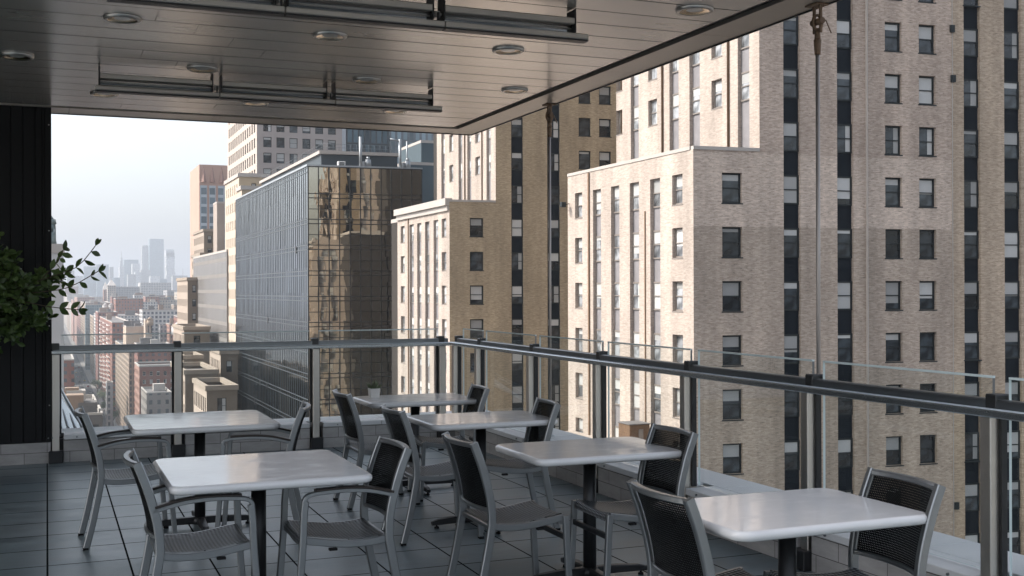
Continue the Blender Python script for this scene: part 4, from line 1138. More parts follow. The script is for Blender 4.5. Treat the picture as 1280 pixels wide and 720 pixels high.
# ---- generic prismatic building by its picture extents: front at depth d
def prism(name, label, pxl, pxr, ytop, d, deep, mat, group=None, X=None, z=None, base=None, rim=True, roofmat=None, uvs=1., cat='building', zlow=None):
    x0, y0 = at_depth(pxl, d); r = ray(pxr); x1 = r.x/r.y*y0
    zt = HEYE+ray(pxl, ytop).z*d if z is None else z
    zl = G if zlow is None else zlow
    return prism_xy(name, label, x0, x1, y0, y0+deep, zt, mat, group, rim, roofmat, cat, zl)
def prism_xy(name, label, x0, x1, y0, y1, zt, mat, group=None, rim=True, roofmat=None, cat='building', zl=None):
    zl = G if zl is None else zl
    cx, cy = (x0+x1)/2, (y0+y1)/2; ro = thing(name, label, cat, (cx, cy, zl), 0, group)
    f = MB(); a, b_, h = (x1-x0)/2, (y1-y0)/2, zt-zl
    u = 0
    for (xa, ya, xb, yb, L) in ((-a,-b_,a,-b_,2*a), (a,-b_,a,b_,2*b_), (a,b_,-a,b_,2*a), (-a,b_,-a,-b_,2*b_)):
        f.face([(xa,ya,0),(xb,yb,0),(xb,yb,h),(xa,ya,h)], 0, [(u,0),(u+L,0),(u+L,h),(u,h)]); u += L+1.3
    f.build('wall', mat, ro)
    f = MB(); t_ = min(.45, a*.2)
    if rim:
        f.face([(-a+t_,-b_+t_,h-.9),(a-t_,-b_+t_,h-.9),(a-t_,b_-t_,h-.9),(-a+t_,b_-t_,h-.9)], 1)
        o = [(-a-.06,-b_-.06),(a+.06,-b_-.06),(a+.06,b_+.06),(-a-.06,b_+.06)]; i_ = [(-a+t_,-b_+t_),(a-t_,-b_+t_),(a-t_,b_-t_),(-a+t_,b_-t_)]
        for k in range(4):
            j = (k+1)%4
            f.face([(*o[k],h+.15),(*o[j],h+.15),(*i_[j],h+.15),(*i_[k],h+.15)]); f.face([(*o[k],h-.35),(*o[j],h-.35),(*o[j],h+.15),(*o[k],h+.15)])
            f.face([(*i_[j],h-.9),(*i_[k],h-.9),(*i_[k],h+.15),(*i_[j],h+.15)])
    else: f.face([(-a,-b_,h),(a,-b_,h),(a,b_,h),(-a,b_,h)], 1)
    f.build('roof', [M['stone_cap'], roofmat or M['roof_tar']], ro)
    if rim and 2*a > 9 and zt < 0:
        rq = random.Random(int(abs(cx*7+cy)))
        for k in range(rq.randint(1, 3)):
            bx_, by_ = rq.uniform(-a*.6, a*.6), rq.uniform(-b_*.6, b_*.6); sx_, sy_, hz_ = rq.uniform(1.5, min(4, a*.35)+1), rq.uniform(1.5, 4), rq.uniform(2.2, 5)
            f = MB(); f.box(bx_-sx_, bx_+sx_, by_-sy_, by_+sy_, h-.9, h-.9+hz_, 0); f.build('roof_house', M[rq.choice(('stone_cap','roof_tar','tank_brown'))], ro)
    return ro, (x0, x1, y0, y1, zt)

def windowed(name, label, x0, x1, y0, y1, zt, wallmat, sidemat, bayf, bays, sto, win, wing=WIN_F, wingl=WIN_L, group=None, z_lo=G, inset=.35, zfirst=1.6, capmat=None):
    """free-standing block with true window openings on its front (-Y) and street (-X) faces"""
    B = Building(name, label, ((x0+x1)/2, (y0+y1)/2), group)
    n = max(1, int((x1-x0-2*inset)//bayf)); bayf = min(bayf, (x1-x0-2*inset)/n); win = (min(win[0], bayf*.62), win[1]); o = ((x1-x0)-n*bayf)/2
    cf = [(o+k*bayf+(bayf-win[0])/2, o+k*bayf+(bayf+win[0])/2, 'single') for k in range(n)]
    m = max(1, int((y1-y0-2*inset)//bays)); o2 = ((y1-y0)-m*bays)/2
    cs = [(o2+k*bays+(bays-win[0])/2, o2+k*bays+(bays+win[0])/2, 'single') for k in range(m)]
    rows = [(zt-zfirst-k*sto, win[1]) for k in range(int((zt-z_lo)/sto))]
    B.facade((x0,y0), (x1,y0), z_lo, zt, cf, rows, wing, 0); B.facade((x0,y1), (x0,y0), z_lo, zt, cs, rows, wingl, 50)
    B.facade((x1,y0), (x1,y1), z_lo, zt, [], [(0,1)], wing, 90); B.facade((x1,y1), (x0,y1), z_lo, zt, [], [(0,1)], wing, 130)
    B.slab([(x0,y0),(x1,y0),(x1,y1),(x0,y1)], zt-.8)
    f = MB(); t_ = .4
    for (a,b_,c_,d_) in ((x0-.25,x1+.25,y0-.25,y0+t_), (x0-.25,x1+.25,y1-t_,y1+.25), (x0-.25,x0+t_,y0+t_+.002,y1-t_-.002), (x1-t_,x1+.25,y0+t_+.002,y1-t_-.002)):
        f.box(a-B.o.x, b_-B.o.x, c_-B.o.y, d_-B.o.y, zt-G-.3, zt-G+.5)
    f.build('cornice', capmat or M['stone_cap'], B.root)
    B.finish([wallmat, sidemat])
    return B
def px_rect(pxl, pxr, d):
    x0, y0 = at_depth(pxl, d); r = ray(pxr); return x0, r.x/r.y*y0, y0, HEYE
def zpx(px, py, d): return HEYE+ray(px, py).z*d

prism_xy('dark_brick_block', 'dark brown brick block hidden behind the middle tower, only mirrored in the bronze glass', 49.2, 64, 131, 149, 62, plain('dark_brown_brick', (.035,.029,.024), .8, 0, .3, .2, .2))
prism_xy('dark_brick_block', 'low dark brown brick block with a pale cornice, only mirrored in the bronze glass', 43.2, 49.0, 131, 149, 11, bpy.data.materials['dark_brown_brick'])
# ---- tall stone tower behind the glass block and its setbacks
mt1 = plain('limestone_tower_shade', (.36,.315,.29), .85, 0, .3, .12, .15); ms1 = plain('limestone_tower_lit', (.47,.405,.35), .85, 0, .3, .08, .15)  # shaded front and sunlit side of one stone, light put into the colours
x0, x1, y0, _ = px_rect(321.5, 428, 262); WF2 = dict(WIN_F); WL2 = dict(WIN_L, sill=False); WF2['sill'] = False
t0w = windowed('stone_tower', 'tall pale stone office tower with rows of paired windows behind the glass block', x0, x1, y0, y0+46, 58, mt1, ms1, 3.02, 3.3, 3.62, (2.0, 2.35), WF2, WL2, zfirst=2.9)
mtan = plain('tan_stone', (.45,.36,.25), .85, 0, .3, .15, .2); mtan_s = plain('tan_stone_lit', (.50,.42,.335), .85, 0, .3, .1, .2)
x0, x1, y0, _ = px_rect(299, 312, 238); windowed('stone_setback', 'narrow tan stone setback just above the pale blue glass wall', x0, x1+4, y0, y0+20, zpx(299,219,238), mtan, mtan_s, 3.0, 2.9, 3.7, (1.0,2.1), WF2, WL2)
x0, x1, y0, _ = px_rect(302.5, 318, 229); windowed('stone_setback', 'lower tan stone roof house stepping down behind the blue glass edge', x0, x1+2, y0, y0+6, zpx(302,235,229), mtan, mtan_s, 5.0, 4.9, 3.7, (1.0,1.6), WF2, WL2)
# ---- dark glass towers behind
t = NT('dark_curtain'); b = t.n('ShaderNodeTexBrick'); b.offset = 0
for k, val in (('Scale', 1), ('Brick Width', 1.6), ('Row Height', 3.8), ('Mortar Size', .22), ('Mortar Smooth', 0), ('Bias', -.2)): b.inputs[k].default_value = val
b.inputs['Color1'].default_value = (.018,.030,.040,1); b.inputs['Color2'].default_value = (.09,.14,.17,1); b.inputs['Mortar'].default_value = (.02,.026,.03,1)
t.l(t.coord('UV'), b.inputs['Vector']); M['dark_curtain'] = t.done(t.bsdf(b.outputs[0], .12, .5, .6))
M['grey_curtain'] = city_mat('grey_curtain', (.20,.225,.24), (.13,.17,.19), 1.8, 3.9, .35)
M['teal_panel'] = plain('teal_panel', (.055,.085,.10), .45, .2, .5, .12, .15)
prism('glass_tower', 'dark teal glass tower behind the rooftop stacks of the glass block', 434, 487, 20, 300, 30, M['dark_curtain'])
prism('glass_tower', 'thin white edged slab between the stone tower and the dark glass tower', 426.5, 433, 20, 296, 30, plain('white_slab', (.55,.58,.60), .5, 0, .5, .05))
prism('glass_tower', 'grey banded glass tower right of the dark teal one, behind the right exhaust stack', 488, 556, 20, 320, 30, M['grey_curtain'])
prism('teal_annex', 'dark teal metal clad building squeezed between the glass block and the brick wing', 527, 552, 176, 205, 14, M['teal_panel'])
prism('teal_annex', 'low teal roof house with pale window band beside the right exhaust stack', 506, 546, 203, 200, 4, M['teal_panel'])

# ---- stone and terracotta buildings left of the blue glass wall
mterr = plain('terracotta', (.46,.30,.235), .8, 0, .3, .1, .1)
x0, x1, y0, _ = px_rect(249.5, 292, 430); zt_ = zpx(250, 205.5, 430)
B = Building('terracotta_tower', 'pink terracotta tower with three tall glazed bays and pointed fins at the top', ((x0+x1)/2, y0+15))
bw = (x1-x0)/3.35; pxX = lambda p: ray(p).x/ray(p).y*y0-x0
cols = [(pxX(250.4), pxX(259), 0), (pxX(261.7), pxX(269.8), 0), (pxX(272.8), pxX(281.6), 0)]
B.facade((x0,y0), (x1,y0), G, zt_, [], [(0,1)], WIN_F, 0); B.facade((x0,y0+30), (x0,y0), G, zt_, [], [(0,1)], WIN_F, 0)
B.slab([(x0,y0),(x1,y0),(x1,y0+30),(x0,y0+30)], zt_-.2)
M['bay_glass'] = city_mat('bay_glass', (.42,.46,.49), (.10,.13,.15), 3.1, 3.6, .55, (.2,.25,.28))
zb0 = zpx(250, 231.5, 430)
for a, b_, _k in cols:
    f = MB(); f.face([B.P(x0+a, y0-.12, G), B.P(x0+b_, y0-.12, G), B.P(x0+b_, y0-.12, zb0), B.P(x0+a, y0-.12, zb0)])
    f.face([B.P(x0+a, y0-.12, zb0), B.P(x0+b_, y0-.12, zb0), B.P(x0+b_, y0, zb0), B.P(x0+a, y0, zb0)])
    f.build('glazed_bay', M['bay_glass'], B.root)
    f = MB(); zc = zpx(250, 227.5, 430); m_ = (a+b_)/2; ap = B.P(x0+m_, y0-.1, zt_-.6)
    L_, R2, Fw = B.P(x0+m_-(b_-a)*.45, y0-.02, zc), B.P(x0+m_+(b_-a)*.45, y0-.02, zc), B.P(x0+m_, y0-1.3, zc)
    f.face([L_, Fw, ap]); f.face([Fw, R2, ap]); f.face([L_, R2, Fw]); f.build('fin_shade_wedge', plain('terracotta_shade', (.34,.21,.17), .8), B.root)  # dark wedge: shade of the recess between fins put into its colour
B.finish([mterr, mterr])
prism('stone_turret', 'brown stone turret with a bulging top left of the tan setback', 271.5, 281, 252.5, 330, 8, plain('brown_stone', (.33,.28,.24), .85, 0, .3, .2, .2))
st = plain('limestone_shaded', (.20,.16,.122), .85, 0, .3, .15, .15); stl = plain('limestone_lit', (.37,.305,.25), .85, 0, .3, .1, .15)  # fronts darkened for shade, street sides paler for sun, in the colour itself
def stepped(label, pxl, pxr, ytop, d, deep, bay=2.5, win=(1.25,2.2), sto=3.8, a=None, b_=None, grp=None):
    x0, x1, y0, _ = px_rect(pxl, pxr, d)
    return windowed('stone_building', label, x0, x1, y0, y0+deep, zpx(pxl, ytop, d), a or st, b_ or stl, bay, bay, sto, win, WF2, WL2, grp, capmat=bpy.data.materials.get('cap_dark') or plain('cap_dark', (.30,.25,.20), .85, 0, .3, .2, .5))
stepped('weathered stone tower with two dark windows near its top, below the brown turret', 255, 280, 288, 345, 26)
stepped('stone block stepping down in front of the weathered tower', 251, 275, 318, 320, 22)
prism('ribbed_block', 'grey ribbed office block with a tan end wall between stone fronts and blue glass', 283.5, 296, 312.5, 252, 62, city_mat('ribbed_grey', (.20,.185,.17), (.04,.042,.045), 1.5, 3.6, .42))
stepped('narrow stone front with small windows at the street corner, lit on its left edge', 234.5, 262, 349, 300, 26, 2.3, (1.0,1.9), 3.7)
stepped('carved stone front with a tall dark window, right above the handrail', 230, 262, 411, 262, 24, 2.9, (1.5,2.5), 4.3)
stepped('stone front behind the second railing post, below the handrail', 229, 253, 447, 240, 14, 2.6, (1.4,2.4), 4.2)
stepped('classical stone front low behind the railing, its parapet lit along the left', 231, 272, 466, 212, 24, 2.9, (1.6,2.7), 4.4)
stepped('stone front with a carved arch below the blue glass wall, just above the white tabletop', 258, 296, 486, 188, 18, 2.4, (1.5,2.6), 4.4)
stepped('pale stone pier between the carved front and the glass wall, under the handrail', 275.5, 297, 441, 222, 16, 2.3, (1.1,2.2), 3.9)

# ================================================================== AVENUE AND FAR CITY
SFAR = 42.0
M['asphalt'] = plain('asphalt', (.055,.055,.057), .85, 0, .3, .25, .2)
M['pavement'] = plain('pavement', (.22,.21,.20), .85, 0, .3, .15, .3)
M['ground'] = plain('city_ground', (.16,.155,.15), .9, 0, .2, .3, .01)
M['paint'] = plain('road_paint', (.62,.61,.58), .7, 0, .3, .15, 1)
f = MB(); f.face([(-7000,-900,G-.02),(9000,-900,G-.02),(9000,14000,G-.02),(-7000,14000,G-.02)])
struct(f.build('ground', M['ground']))
f = MB(); f.face([(AVX0,-200,G),(AVX1-4,-200,G),(AVX1-4,4200,G),(AVX0,4200,G)])
struct(f.build('road', M['asphalt']))
f = MB(); f.box(AVX0-4.5,AVX0,-200,4200,G-.01,G+.14); f.box(AVX1-4,SFAR+1,-200,4200,G-.01,G+.14)
struct(f.build('pavement', M['pavement']))
f = MB()
for k in range(180):
    for x in (21.2, 26.2, 31.2): f.face([(x,250+k*9,G+.004),(x+.16,250+k*9,G+.004),(x+.16,253+k*9,G+.004),(x,253+k*9,G+.004)])
for yb in (420, 560, 700, 840, 980, 1120):
    for k in range(14): f.face([(16.5+k*1.45,yb,G+.006),(17.2+k*1.45,yb,G+.006),(17.2+k*1.45,yb+4,G+.006),(16.5+k*1.45,yb+4,G+.006)])
struct(f.build('road_markings', M['paint']))

CM = {
 'red': city_mat('red_brick', (.27,.115,.08), (.035,.04,.045), 2.7, 3.2, .72, (.20,.21,.21)),
 'red2': city_mat('dark_red_brick', (.22,.095,.07), (.035,.04,.045), 3.1, 3.2, .85),
 'tan': city_mat('tan_brick', (.31,.235,.17), (.05,.05,.055), 2.8, 3.3, .8),
 'pink': city_mat('pink_brick', (.34,.19,.14), (.05,.05,.055), 2.6, 3.2, .75),
 'white': city_mat('white_brick', (.52,.51,.49), (.05,.06,.07), 2.9, 3.1, .62),
 'grey': city_mat('grey_block', (.33,.33,.33), (.05,.06,.07), 2.6, 3.4, .7),
 'cream': city_mat('cream_block', (.43,.38,.32), (.06,.065,.07), 3.0, 3.3, .8),
 'teal': city_mat('teal_glass', (.16,.23,.25), (.05,.09,.11), 2.2, 3.6, .3, (.12,.17,.19)),
}
bal = plain('balcony', (.60,.57,.54), .7, 0, .3, .08, .3)
def on_street(pxc, X=SFAR): return plan_on_X(pxc, X)
def street_front(name, label, pxc, pxfar, pxr, ytop, mat, X=SFAR, group=None):
    Y, d = on_street(pxc, X); Yf, _ = on_street(pxfar, X); r = ray(pxr)
    return prism_xy(name, label, X, max(X+6, r.x/r.y*Y), Y, Yf, zpx(pxc, ytop, d), mat, group)
# brick apartment house with true windows, near the second post
Yb, db = on_street(174); r = ray(213)
windowed('brick_house', 'red brick apartment house with pale trimmed windows left of the second railing post', SFAR, r.x/r.y*Yb+3, Yb, on_street(168.5)[0], zpx(174,458,db),
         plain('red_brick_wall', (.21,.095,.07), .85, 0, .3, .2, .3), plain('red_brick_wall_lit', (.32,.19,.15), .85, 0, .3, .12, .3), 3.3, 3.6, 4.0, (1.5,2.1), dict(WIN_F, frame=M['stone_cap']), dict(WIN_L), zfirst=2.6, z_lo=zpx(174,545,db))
street_front('stone_building', 'low dark stone house in front of the red brick apartment house', 183, 176, 214, 491, city_mat('grey_stone_house', (.25,.225,.205), (.04,.045,.05), 3.6, 4.2, 1.1))
street_front('brick_house', 'tan lit street wall with narrow windows between the two brick apartment houses', 161, 144, 172, 438, city_mat('tan_narrow', (.33,.25,.19), (.06,.06,.06), 1.9, 3.1, .55))
bh, ext = street_front('brick_house', 'red brick apartment tower with a stack of white balconies on its lit side', 140, 124.5, 165, 403, CM['red'])
for k in range(16):
    for yy in (.2, .5, .8):
        f = MB(); z = ext[4]-G-3.4-k*3.3; y_ = ext[2]+(ext[3]-ext[2])*yy-(ext[2]+ext[3])/2; hx = (ext[1]-ext[0])/2
        f.box(-hx-1.6,-hx-.01,y_-9,y_+9,z,z+.25); f.box(-hx-1.6,-hx-1.5,y_-9,y_+9,z+.26,z+1.2); f.build('balcony', bal, bh)
P = prism
P('brick_house', 'broad red brick block behind the tower with balconies', 122.5, 147, 390, 1010, 60, CM['red2'])
P('brick_house', 'red brick roof block with a pale stripe high above the other brick houses', 144.5, 179, 373, 1150, 40, CM['red'])
P('brick_house', 'small dark red brick penthouse block left of the broad red roof block', 140, 153, 371, 1320, 40, CM['red2'])
P('tan_gabled_block', 'plain tan block with a pointed gable above the handrail', 157.5, 182, 408, 700, 30, plain('tan_render', (.44,.35,.275), .85, 0, .3, .12, .1))
P('tan_gabled_block', 'slim tan roof tower beside the pointed gable', 181.5, 190, 399, 690, 12, plain('tan_render_b', (.46,.37,.295), .85, 0, .3, .12, .1))
P('white_block', 'white gridded apartment block with dark windows just above the handrail', 178, 230, 387.5, 860, 30, CM['white'])
P('brick_house', 'dark red brick house between the gabled block and the handrail', 172, 214, 431, 600, 26, CM['red2'])
P('white_block', 'long white windowed block under a grey roof below the skyline', 175.5, 214, 353.5, 2100, 60, CM['white'])
P('grey_block', 'plain grey side wall right of the long white windowed block', 209, 222, 363, 1700, 60, CM['grey'])
P('white_block', 'small bright white house right of the plain grey wall', 221.5, 237, 365, 1500, 40, CM['cream'])
P('white_block', 'pale gridded block beside the twin pointed towers', 140, 175, 358.5, 1900, 60, CM['grey'])
def pyramid_tower(label, pxl, pxr, ytop, yp, d, mat):
    ro, (x0,x1,y0,y1,zt) = prism('pointed_tower', label, pxl, pxr, ytop, d, 26, mat, rim=False)
    h = zt-G; a, b_ = (x1-x0)/2+.6, (y1-y0)/2+.6; ap = (0,0,h+zpx(pxl,yp,d)-zt)
    q = [(-a,-b_,h+.05),(a,-b_,h+.05),(a,b_,h+.05),(-a,b_,h+.05)]
    f = MB()
    for k in range(4): f.face([q[k], q[(k+1)%4], ap])
    f.face(q[::-1]); f.build('pyramid_roof', M['stone_cap'], ro)
pyramid_tower('pale stone tower with a pyramid roof at the far left of the city', 81, 98, 358, 349.5, 3000, CM['pink'])
pyramid_tower('left pointed tower of a pair over the pale gridded block', 129.5, 135, 362, 352, 1850, CM['pink'])
pyramid_tower('right pointed tower of a pair over the pale gridded block', 134.5, 145, 357, 349, 1800, CM['cream'])
P('teal_block', 'low teal glass block at the foot of the water tanks', 107, 127, 381, 1250, 30, CM['teal'])
P('pink_block', 'pale pink block with banded side behind the teal glass block', 92, 108, 371.5, 2700, 90, CM['pink'])
P('slim_tower', 'slim blue grey turret standing in the street canyon', 133, 141, 478, 640, 10, CM['grey'])
P('cream_block', 'pale corner building with bright banded edge down the avenue', 97, 104, 393, 1900, 50, CM['cream'], X=None)
P('blue_block', 'pale blue front facing the avenue left of the balcony tower', 97.5, 109, 408, 2200, 30, city_mat('blue_front', (.36,.41,.44), (.12,.15,.17), 3, 5, 1.2))
# left side of the avenue
prism('brick_house', 'dark red brick corner house on the left side of the avenue', 66, 92.5, 450, 470, 60, CM['red2'])
prism('terracotta_hall', 'low hall with a terracotta parapet below the railing at the left', 62, 121, 505, 300, 24, plain('terracotta_band', (.36,.22,.165), .85, 0, .3, .15, .2))
prism('dark_hall', 'dark low building with a flat grey roof in front of the terracotta hall', 62, 128, 519, 268, 20, city_mat('dark_hall', (.12,.11,.105), (.03,.03,.03), 4, 4, 1.2))
for k, (y0, x0, x1, z) in enumerate(((640,-25,10,-46),(760,-25,10.5,-38),(930,-25,11,-44),(1150,-25,11,-28),(1500,-25,12,-20))):
    o, _ = prism_xy('street_block', 'hazy block on the shaded left side of the avenue, beyond the dark red corner house', x0, x1, y0, y0+(90, 130, 160, 260, 400)[k], z, [CM['pink'],CM['grey'],CM['tan'],CM['cream'],CM['grey']][k], 'hazy blocks along the left side of the avenue')
# right side continuing into the haze
Ys = [on_street(123)[0]+8]
rr = random.Random(5)
for k in range(9):
    y0 = Ys[-1]; L = rr.uniform(70, 190)*(1+k*.25); z = -30+rr.uniform(-10, 16)+k*2
    prism_xy('street_block', 'hazy block on the sunlit right side of the avenue, beyond the balcony tower', SFAR+rr.uniform(0,2), SFAR+rr.uniform(24,40), y0, y0+L, min(z, -6), rr.choice([CM['pink'],CM['tan'],CM['cream'],CM['red'],CM['grey'],CM['white']]), 'hazy blocks along the right side of the avenue')
    Ys.append(y0+L+14)
# filler blocks of the hazy middle distance
n = 0
for k in range(260):
    Y = 620*(1.9**(rr.random()*2.7)); X = SFAR+36+rr.random()*(.125*Y+30); wd = rr.uniform(14, 34); dp = rr.uniform(16, 45)
    px, py = 640+FPX*(X*cR.x+Y*cR.y)/(X*cF.x+Y*cF.y), 0
    if px > 262: continue
    yt = 404-min(30, (Y-600)/40)+rr.uniform(-6, 14) if Y < 1300 else 371+rr.uniform(-4, 12)
    d = X*cF.x+Y*cF.y
    zt = HEYE-(yt-362)*d/FPX
    prism_xy('city_block', 'small hazy city block among many between the brick houses and the skyline', X, X+wd, Y, Y+dp, zt, rr.choice(list(CM.values())), 'hazy city blocks in the middle distance', rim=Y < 1500)
    n += 1
    if n > 105: break

rl = random.Random(9)
y = 520
for k in range(22):
    L_ = rl.uniform(14, 34); z = G+rl.uniform(11, 34)+(k > 12)*8
    prism_xy('row_house', 'small low house in the row along the left pavement of the avenue', 11.4-rl.uniform(9,16), 11.4-rl.uniform(0,2), y, y+L_, z, CM[rl.choice(('red','red2','tan','pink','cream','grey','white'))], 'low houses along the left pavement')
    y += L_+rl.uniform(0, 3)
# water tanks on the roofs
M['tank'] = plain('tank_wood', (.36,.28,.21), .85, 0, .3, .2, .5); M['tank_white'] = plain('tank_white', (.60,.58,.55), .7, 0, .3, .1, .5)
tk = None
def water_tank(px, ytop, ybot, d, wpx, mat, lab):
    x, y = at_depth(px, d); r = wpx/FPX*d/2; zt_, zb = zpx(px, ytop, d), zpx(px, ybot, d); h = zt_-zb
    ro = thing('water_tank', lab, 'water tank', (x, y, zb), 0, 'roof water tanks')
    f = MB(); f.cyl((0,0,h*.22),(0,0,h*.75),r,r,16); f.build('tank', mat, ro)
    f = MB(); f.cyl((0,0,h*.75),(0,0,h),r*1.12,.05,16); f.build('cone_roof', mat, ro)
    for k in range(4):
        a = PI/4+k*PI/2; f = MB(); f.cyl((r*.7*math.cos(a),r*.7*math.sin(a),-3),(r*.7*math.cos(a),r*.7*math.sin(a),h*.22),.22,n=6); f.build('leg', M['frame_dark'], ro)
water_tank(221, 403, 423, 560, 13, M['tank_white'], 'large white water tank with a cone roof left of the stone fronts')
water_tank(187.5, 396, 410, 690, 8, M['tank'], 'brown water tank on the slim tan roof tower')
water_tank(131.5, 379, 388, 1180, 6.5, M['tank_white'], 'left of two pale water tanks behind the balcony tower')
water_tank(139, 379, 388, 1180, 6.5, M['tank_white'], 'right of two pale water tanks behind the balcony tower')

# far downtown skyline
sk = city_mat('sky_stone', (.36,.35,.34), (.10,.12,.13), 4, 4.2, .9); sg_ = city_mat('sky_glass', (.22,.29,.33), (.14,.20,.23), 5, 4.2, .4, (.24,.31,.35))
sw = city_mat('sky_pale', (.55,.55,.54), (.2,.22,.24), 5, 4.4, 1.0)
def far(label, l, r, y, d, mat, deep=60): return prism('skyscraper', label, l, r, y, d, deep, mat, rim=False)
far('tallest pale blue glass skyscraper of the hazy skyline', 187, 204.8, 298.5, 4600, sg_)
s2, e2 = far('slim grey skyscraper with a rounded top just left of the tallest one', 177.8, 186, 309, 4650, sk)
f = MB(); f.cyl((0,0,e2[4]-G),(0,0,e2[4]-G+9),(e2[1]-e2[0])*.45,(e2[1]-e2[0])*.40,14); f.build('crown', sk, s2)
s3, e3 = far('stacked uneven apartment skyscraper right of the tallest one', 208.5, 218, 318, 4500, sw)
hw = (e3[1]-e3[0])/2
for k in range(9):
    h = e3[4]-G; z = h-25-k*13+45; f = MB(); o = ((k*37)%5-2)*.06*hw
    f.box(-hw*1.05+o-.5, hw*1.05+o+(1.5 if k % 2 else .5), -31, 29, z-(11 if k else 30), z); f.build('stacked_floors', sw, s3)
s4, e4 = far('slender stone tower with a needle spire in the skyline', 149.5, 155.5, 333, 4300, sw)
f = MB(); h = e4[4]-G; w_ = (e4[1]-e4[0])
f.box(-w_*.32,w_*.32,-9,9,h,h+20); f.box(-w_*.2,w_*.2,-6,6,h+20,h+32); f.cyl((0,0,h+32),(0,0,h+62),w_*.16,.3,8); f.build('spire', sw, s4)
far('broad flat grey tower behind the needle spire', 155, 173.2, 324.5, 4450, sg_)
far('pale stepped tower right of the broad flat one', 165.5, 175, 329.5, 4380, sw)
far('wide grey slab at the left of the skyline behind the fig leaves', 121, 136, 330.5, 4000, sg_)
far('lower grey slab left of the wide one, half behind the fig leaves', 105, 122, 333, 4050, sg_)
far('short narrow tower between the wide slab and the needle spire', 137, 142, 333.5, 4200, sk)
far('low square block under the slim rounded skyscraper', 176, 188, 337.5, 4100, sk)
far('low square block left of it below the pale stepped tower', 169, 176.5, 340, 4100, sw)
s5, e5 = far('low wide roof with a thin mast at the right end of the skyline', 216, 234.5, 344.5, 3900, sk)
f = MB(); f.cyl((12,0,e5[4]-G),(12,0,e5[4]-G+26),.9,.4,6); f.build('mast', sk, s5)
for k, (l, r, y) in enumerate(((84,93,338),(93,104,345),(142,150,347),(160,170,343),(188,200,345),(200,209,349),(226,243,352),(243,262,349))):
    far('low hazy block at the foot of the skyline', l, r, y, 3700+k*60, [sk,sw,sg_][k%3])['group'] if False else None
    o, _ = far('low hazy block at the foot of the far skyline, hardly standing out of the haze', l, r, y, 3700+k*60, [sk,sw,sg_][k%3]); o['group'] = 'low blocks at the foot of the skyline'

# trees along the avenue
def make_tree(label, h=11):
    t_ = thing('street_tree', label, 'tree', (0,0,0)); r5 = random.Random(21)
    f = MB(); f.cyl((0,0,0),(.15,0,h*.4),.28,.2,8); ends = []
    for k in range(6):
        a = k*PI/3+r5.uniform(-.4,.4); e_ = Vector((math.cos(a)*h*.2, math.sin(a)*h*.2, h*r5.uniform(.6,.85))); f.cyl((.15,0,h*.36), e_, .13, .04, 6); ends.append(e_)
    f.build('trunk', plain('tree_bark', (.11,.085,.065), .9), t_)
    f = MB()
    for k in range(900):
        c_ = r5.choice(ends)+Vector((r5.gauss(0,1), r5.gauss(0,1), r5.gauss(0,.8)))*h*.105
        d = Vector((r5.gauss(0,1), r5.gauss(0,1), r5.gauss(0,1))).normalized(); s_ = d.orthogonal().normalized(); L = r5.uniform(.3,.6)
        f.face([c_-s_*L*.5, c_+d*L, c_+s_*L*.5, c_-d*L*.3])
    t5 = NT('tree_leaves'); gi = t5.n('ShaderNodeNewGeometry'); c5 = t5.mix(gi.outputs['Random Per Island'], (.055,.085,.03), (.13,.17,.06))
    f.build('crown', t5.done(t5.bsdf(c5, .6, 0, .3)), t_)
    return t_
tr0 = None
for k, (x, y, s_) in enumerate(((14.5,700,1.2),(14.8,740,1.5),(14.3,790,1.3),(14.8,850,1.5),(14.6,930,1.4),(14.8,1020,1.6),(14.5,1130,1.5),(14.8,1260,1.7),(38.5,760,1.1),(38.6,820,1.2),(38.5,900,1.2),(38.5,1000,1.3),(14.8,1420,1.7),(14.8,1600,1.8))):
    lab = 'green street tree in the row along the left kerb of the avenue' if x < 20 else 'green street tree in the row along the right kerb of the avenue'; grp = 'trees along the left kerb' if x < 20 else 'trees along the right kerb'
    if tr0 is None: tr0 = make_tree(lab); tr0.location = (x,y,G+.14); tr0['group'] = grp; tr0.scale = (s_,)*3
    else: dup(tr0, (x,y,G+.14), k*1.3, lab, grp, (s_,)*3)
# traffic
cc = [('white',(.6,.6,.6)),('dark',(.03,.03,.035)),('grey',(.25,.25,.26)),('yellow',(.62,.42,.05)),('red',(.35,.05,.04))]
proto = {}
for k in range(44):
    nm, c_ = cc[(k*7+k//5) % 5]; x = (18.6, 23.6, 28.7, 33.8)[(k*5) % 4]+rr.uniform(-.4,.4); y = 640+k*17+rr.uniform(-5,5)
    if nm not in proto:
        f = MB(); f.bevbox(-.9,.9,-2.3,2.3,.35,.95,.15,0); f.bevbox(-.78,.78,-1.5,1.1,.96,1.48,.2,1)
        for sx_ in (-.82,.82):
            for sy in (-1.45,1.45): f.cyl((sx_-.1,sy,.32),(sx_+.1,sy,.32),.32,n=10,m=2)
        o = f.build('car', [plain('car_paint_'+nm, c_, .3, 0, .6, .05), M['pane'], M['rubber']]); proto[nm] = o
    else:
        o = proto[nm].copy(); COL.objects.link(o)
    o.location = (x, y, G); tag(o, 'tiny %s car in the traffic far down on the avenue' % nm, 'car', '%s cars on the avenue' % nm)

# ================================================================== OUR OWN BUILDING AND ITS NEIGHBOUR
M['own'] = city_mat('own_brick', (.34,.29,.25), (.04,.045,.05), 2.8, 3.4, .85)
prism_xy('sun_block_wing', 'unseen wing of our own building, added behind the black panel wall to block the sun', -22, -.16, 11.98, 44, 7.2, M['own'])  # unseen mass added to keep direct sun off terrace and coping
f = MB(); f.box(-22, XW+.50, -30, YW+.50, G, -.61)
own = tag(f.build('hotel_building', M['own']), 'brick body of our own building carrying the terrace', 'building')
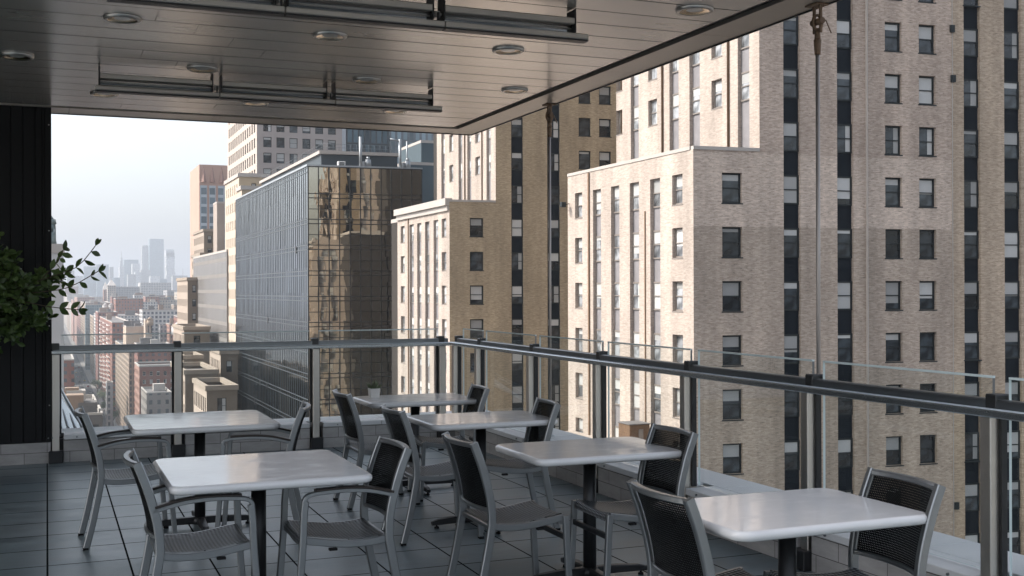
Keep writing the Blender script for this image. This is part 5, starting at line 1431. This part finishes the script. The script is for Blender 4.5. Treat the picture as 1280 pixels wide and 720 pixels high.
# pale pillar-like tower left, with an ornamental lantern
ro, e_ = prism('pale_tower', 'pale stone tower edge beside the black wall, with a greenish ornamental lantern on top', 50, 79.5, 308, 62, 10, plain('pale_concrete', (.50,.49,.475), .8, 0, .3, .1, .3))
h = e_[4]-G; hx = (e_[1]-e_[0])/2; M['verdigris'] = plain('verdigris', (.20,.25,.25), .6, .3, .4, .35, 2)
f = MB(); xx = hx-.72
f.cyl((xx,-3,h+.15),(xx,-3,h+.9),.42,.30,12); f.cyl((xx,-3,h+.9),(xx,-3,h+1.35),.22,.36,12); f.cyl((xx,-3,h+1.35),(xx,-3,h+1.6),.40,.34,12); f.cyl((xx,-3,h+1.6),(xx,-3,h+1.85),.26,.1,10)
for k in range(8):
    a = k*PI/4; f.cyl((xx+.33*math.cos(a),-3+.33*math.sin(a),h+.15),(xx+.30*math.cos(a),-3+.30*math.sin(a),h+1.3),.04,n=6)
f.build('lantern', M['verdigris'], ro)
# sloped glass canopy just outside the parapet
def wp(px, py, d): x, y = at_depth(px, d); return Vector((x, y, zpx(px, py, d)))
A, B_, C_, D_ = wp(58,470,21), wp(73,482,21), wp(103,536,17), wp(58,536,17)
cn = thing('sloped_canopy', 'pale sloped ribbed glass canopy just outside the parapet at the far left', 'canopy', tuple(D_))
M['canopy'] = plain('canopy_glass', (.30,.34,.35), .15, .2, .7, .1, 1)
f = MB(); N3 = (B_-A).cross(D_-A).normalized()*.03
q = [A-D_, B_-D_, C_-D_, Vector((0,0,0))]
f.face(q); f.face([p+N3 for p in q][::-1])
for k in range(4): f.face([q[k], q[k]+N3, q[(k+1)%4]+N3, q[(k+1)%4]])
f.build('glass_sheet', M['canopy'], cn)
f = MB()
for k in range(6):
    tt = k/5; f.cyl(q[0].lerp(q[1], tt)+Vector((0,0,.02)), q[3].lerp(q[2], tt)+Vector((0,0,.02)), .018, n=6)
f.build('ribs', M['mullion_pale'], cn)

# ================================================================== HAZE
t = NT('haze_air'); vol = t.n('ShaderNodeVolumePrincipled')
vol.inputs['Color'].default_value = (.66,.71,.78,1); vol.inputs['Density'].default_value = 2.3e-4; vol.inputs['Anisotropy'].default_value = .25
t.l(vol.outputs[0], t.out.inputs['Volume'])
f = MB(); f.box(-7100, 9100, -1000, 14100, G-1, 330)
hz = f.build('haze', t.mat); hz['kind'] = 'stuff'; hz['label'] = 'pale city haze'
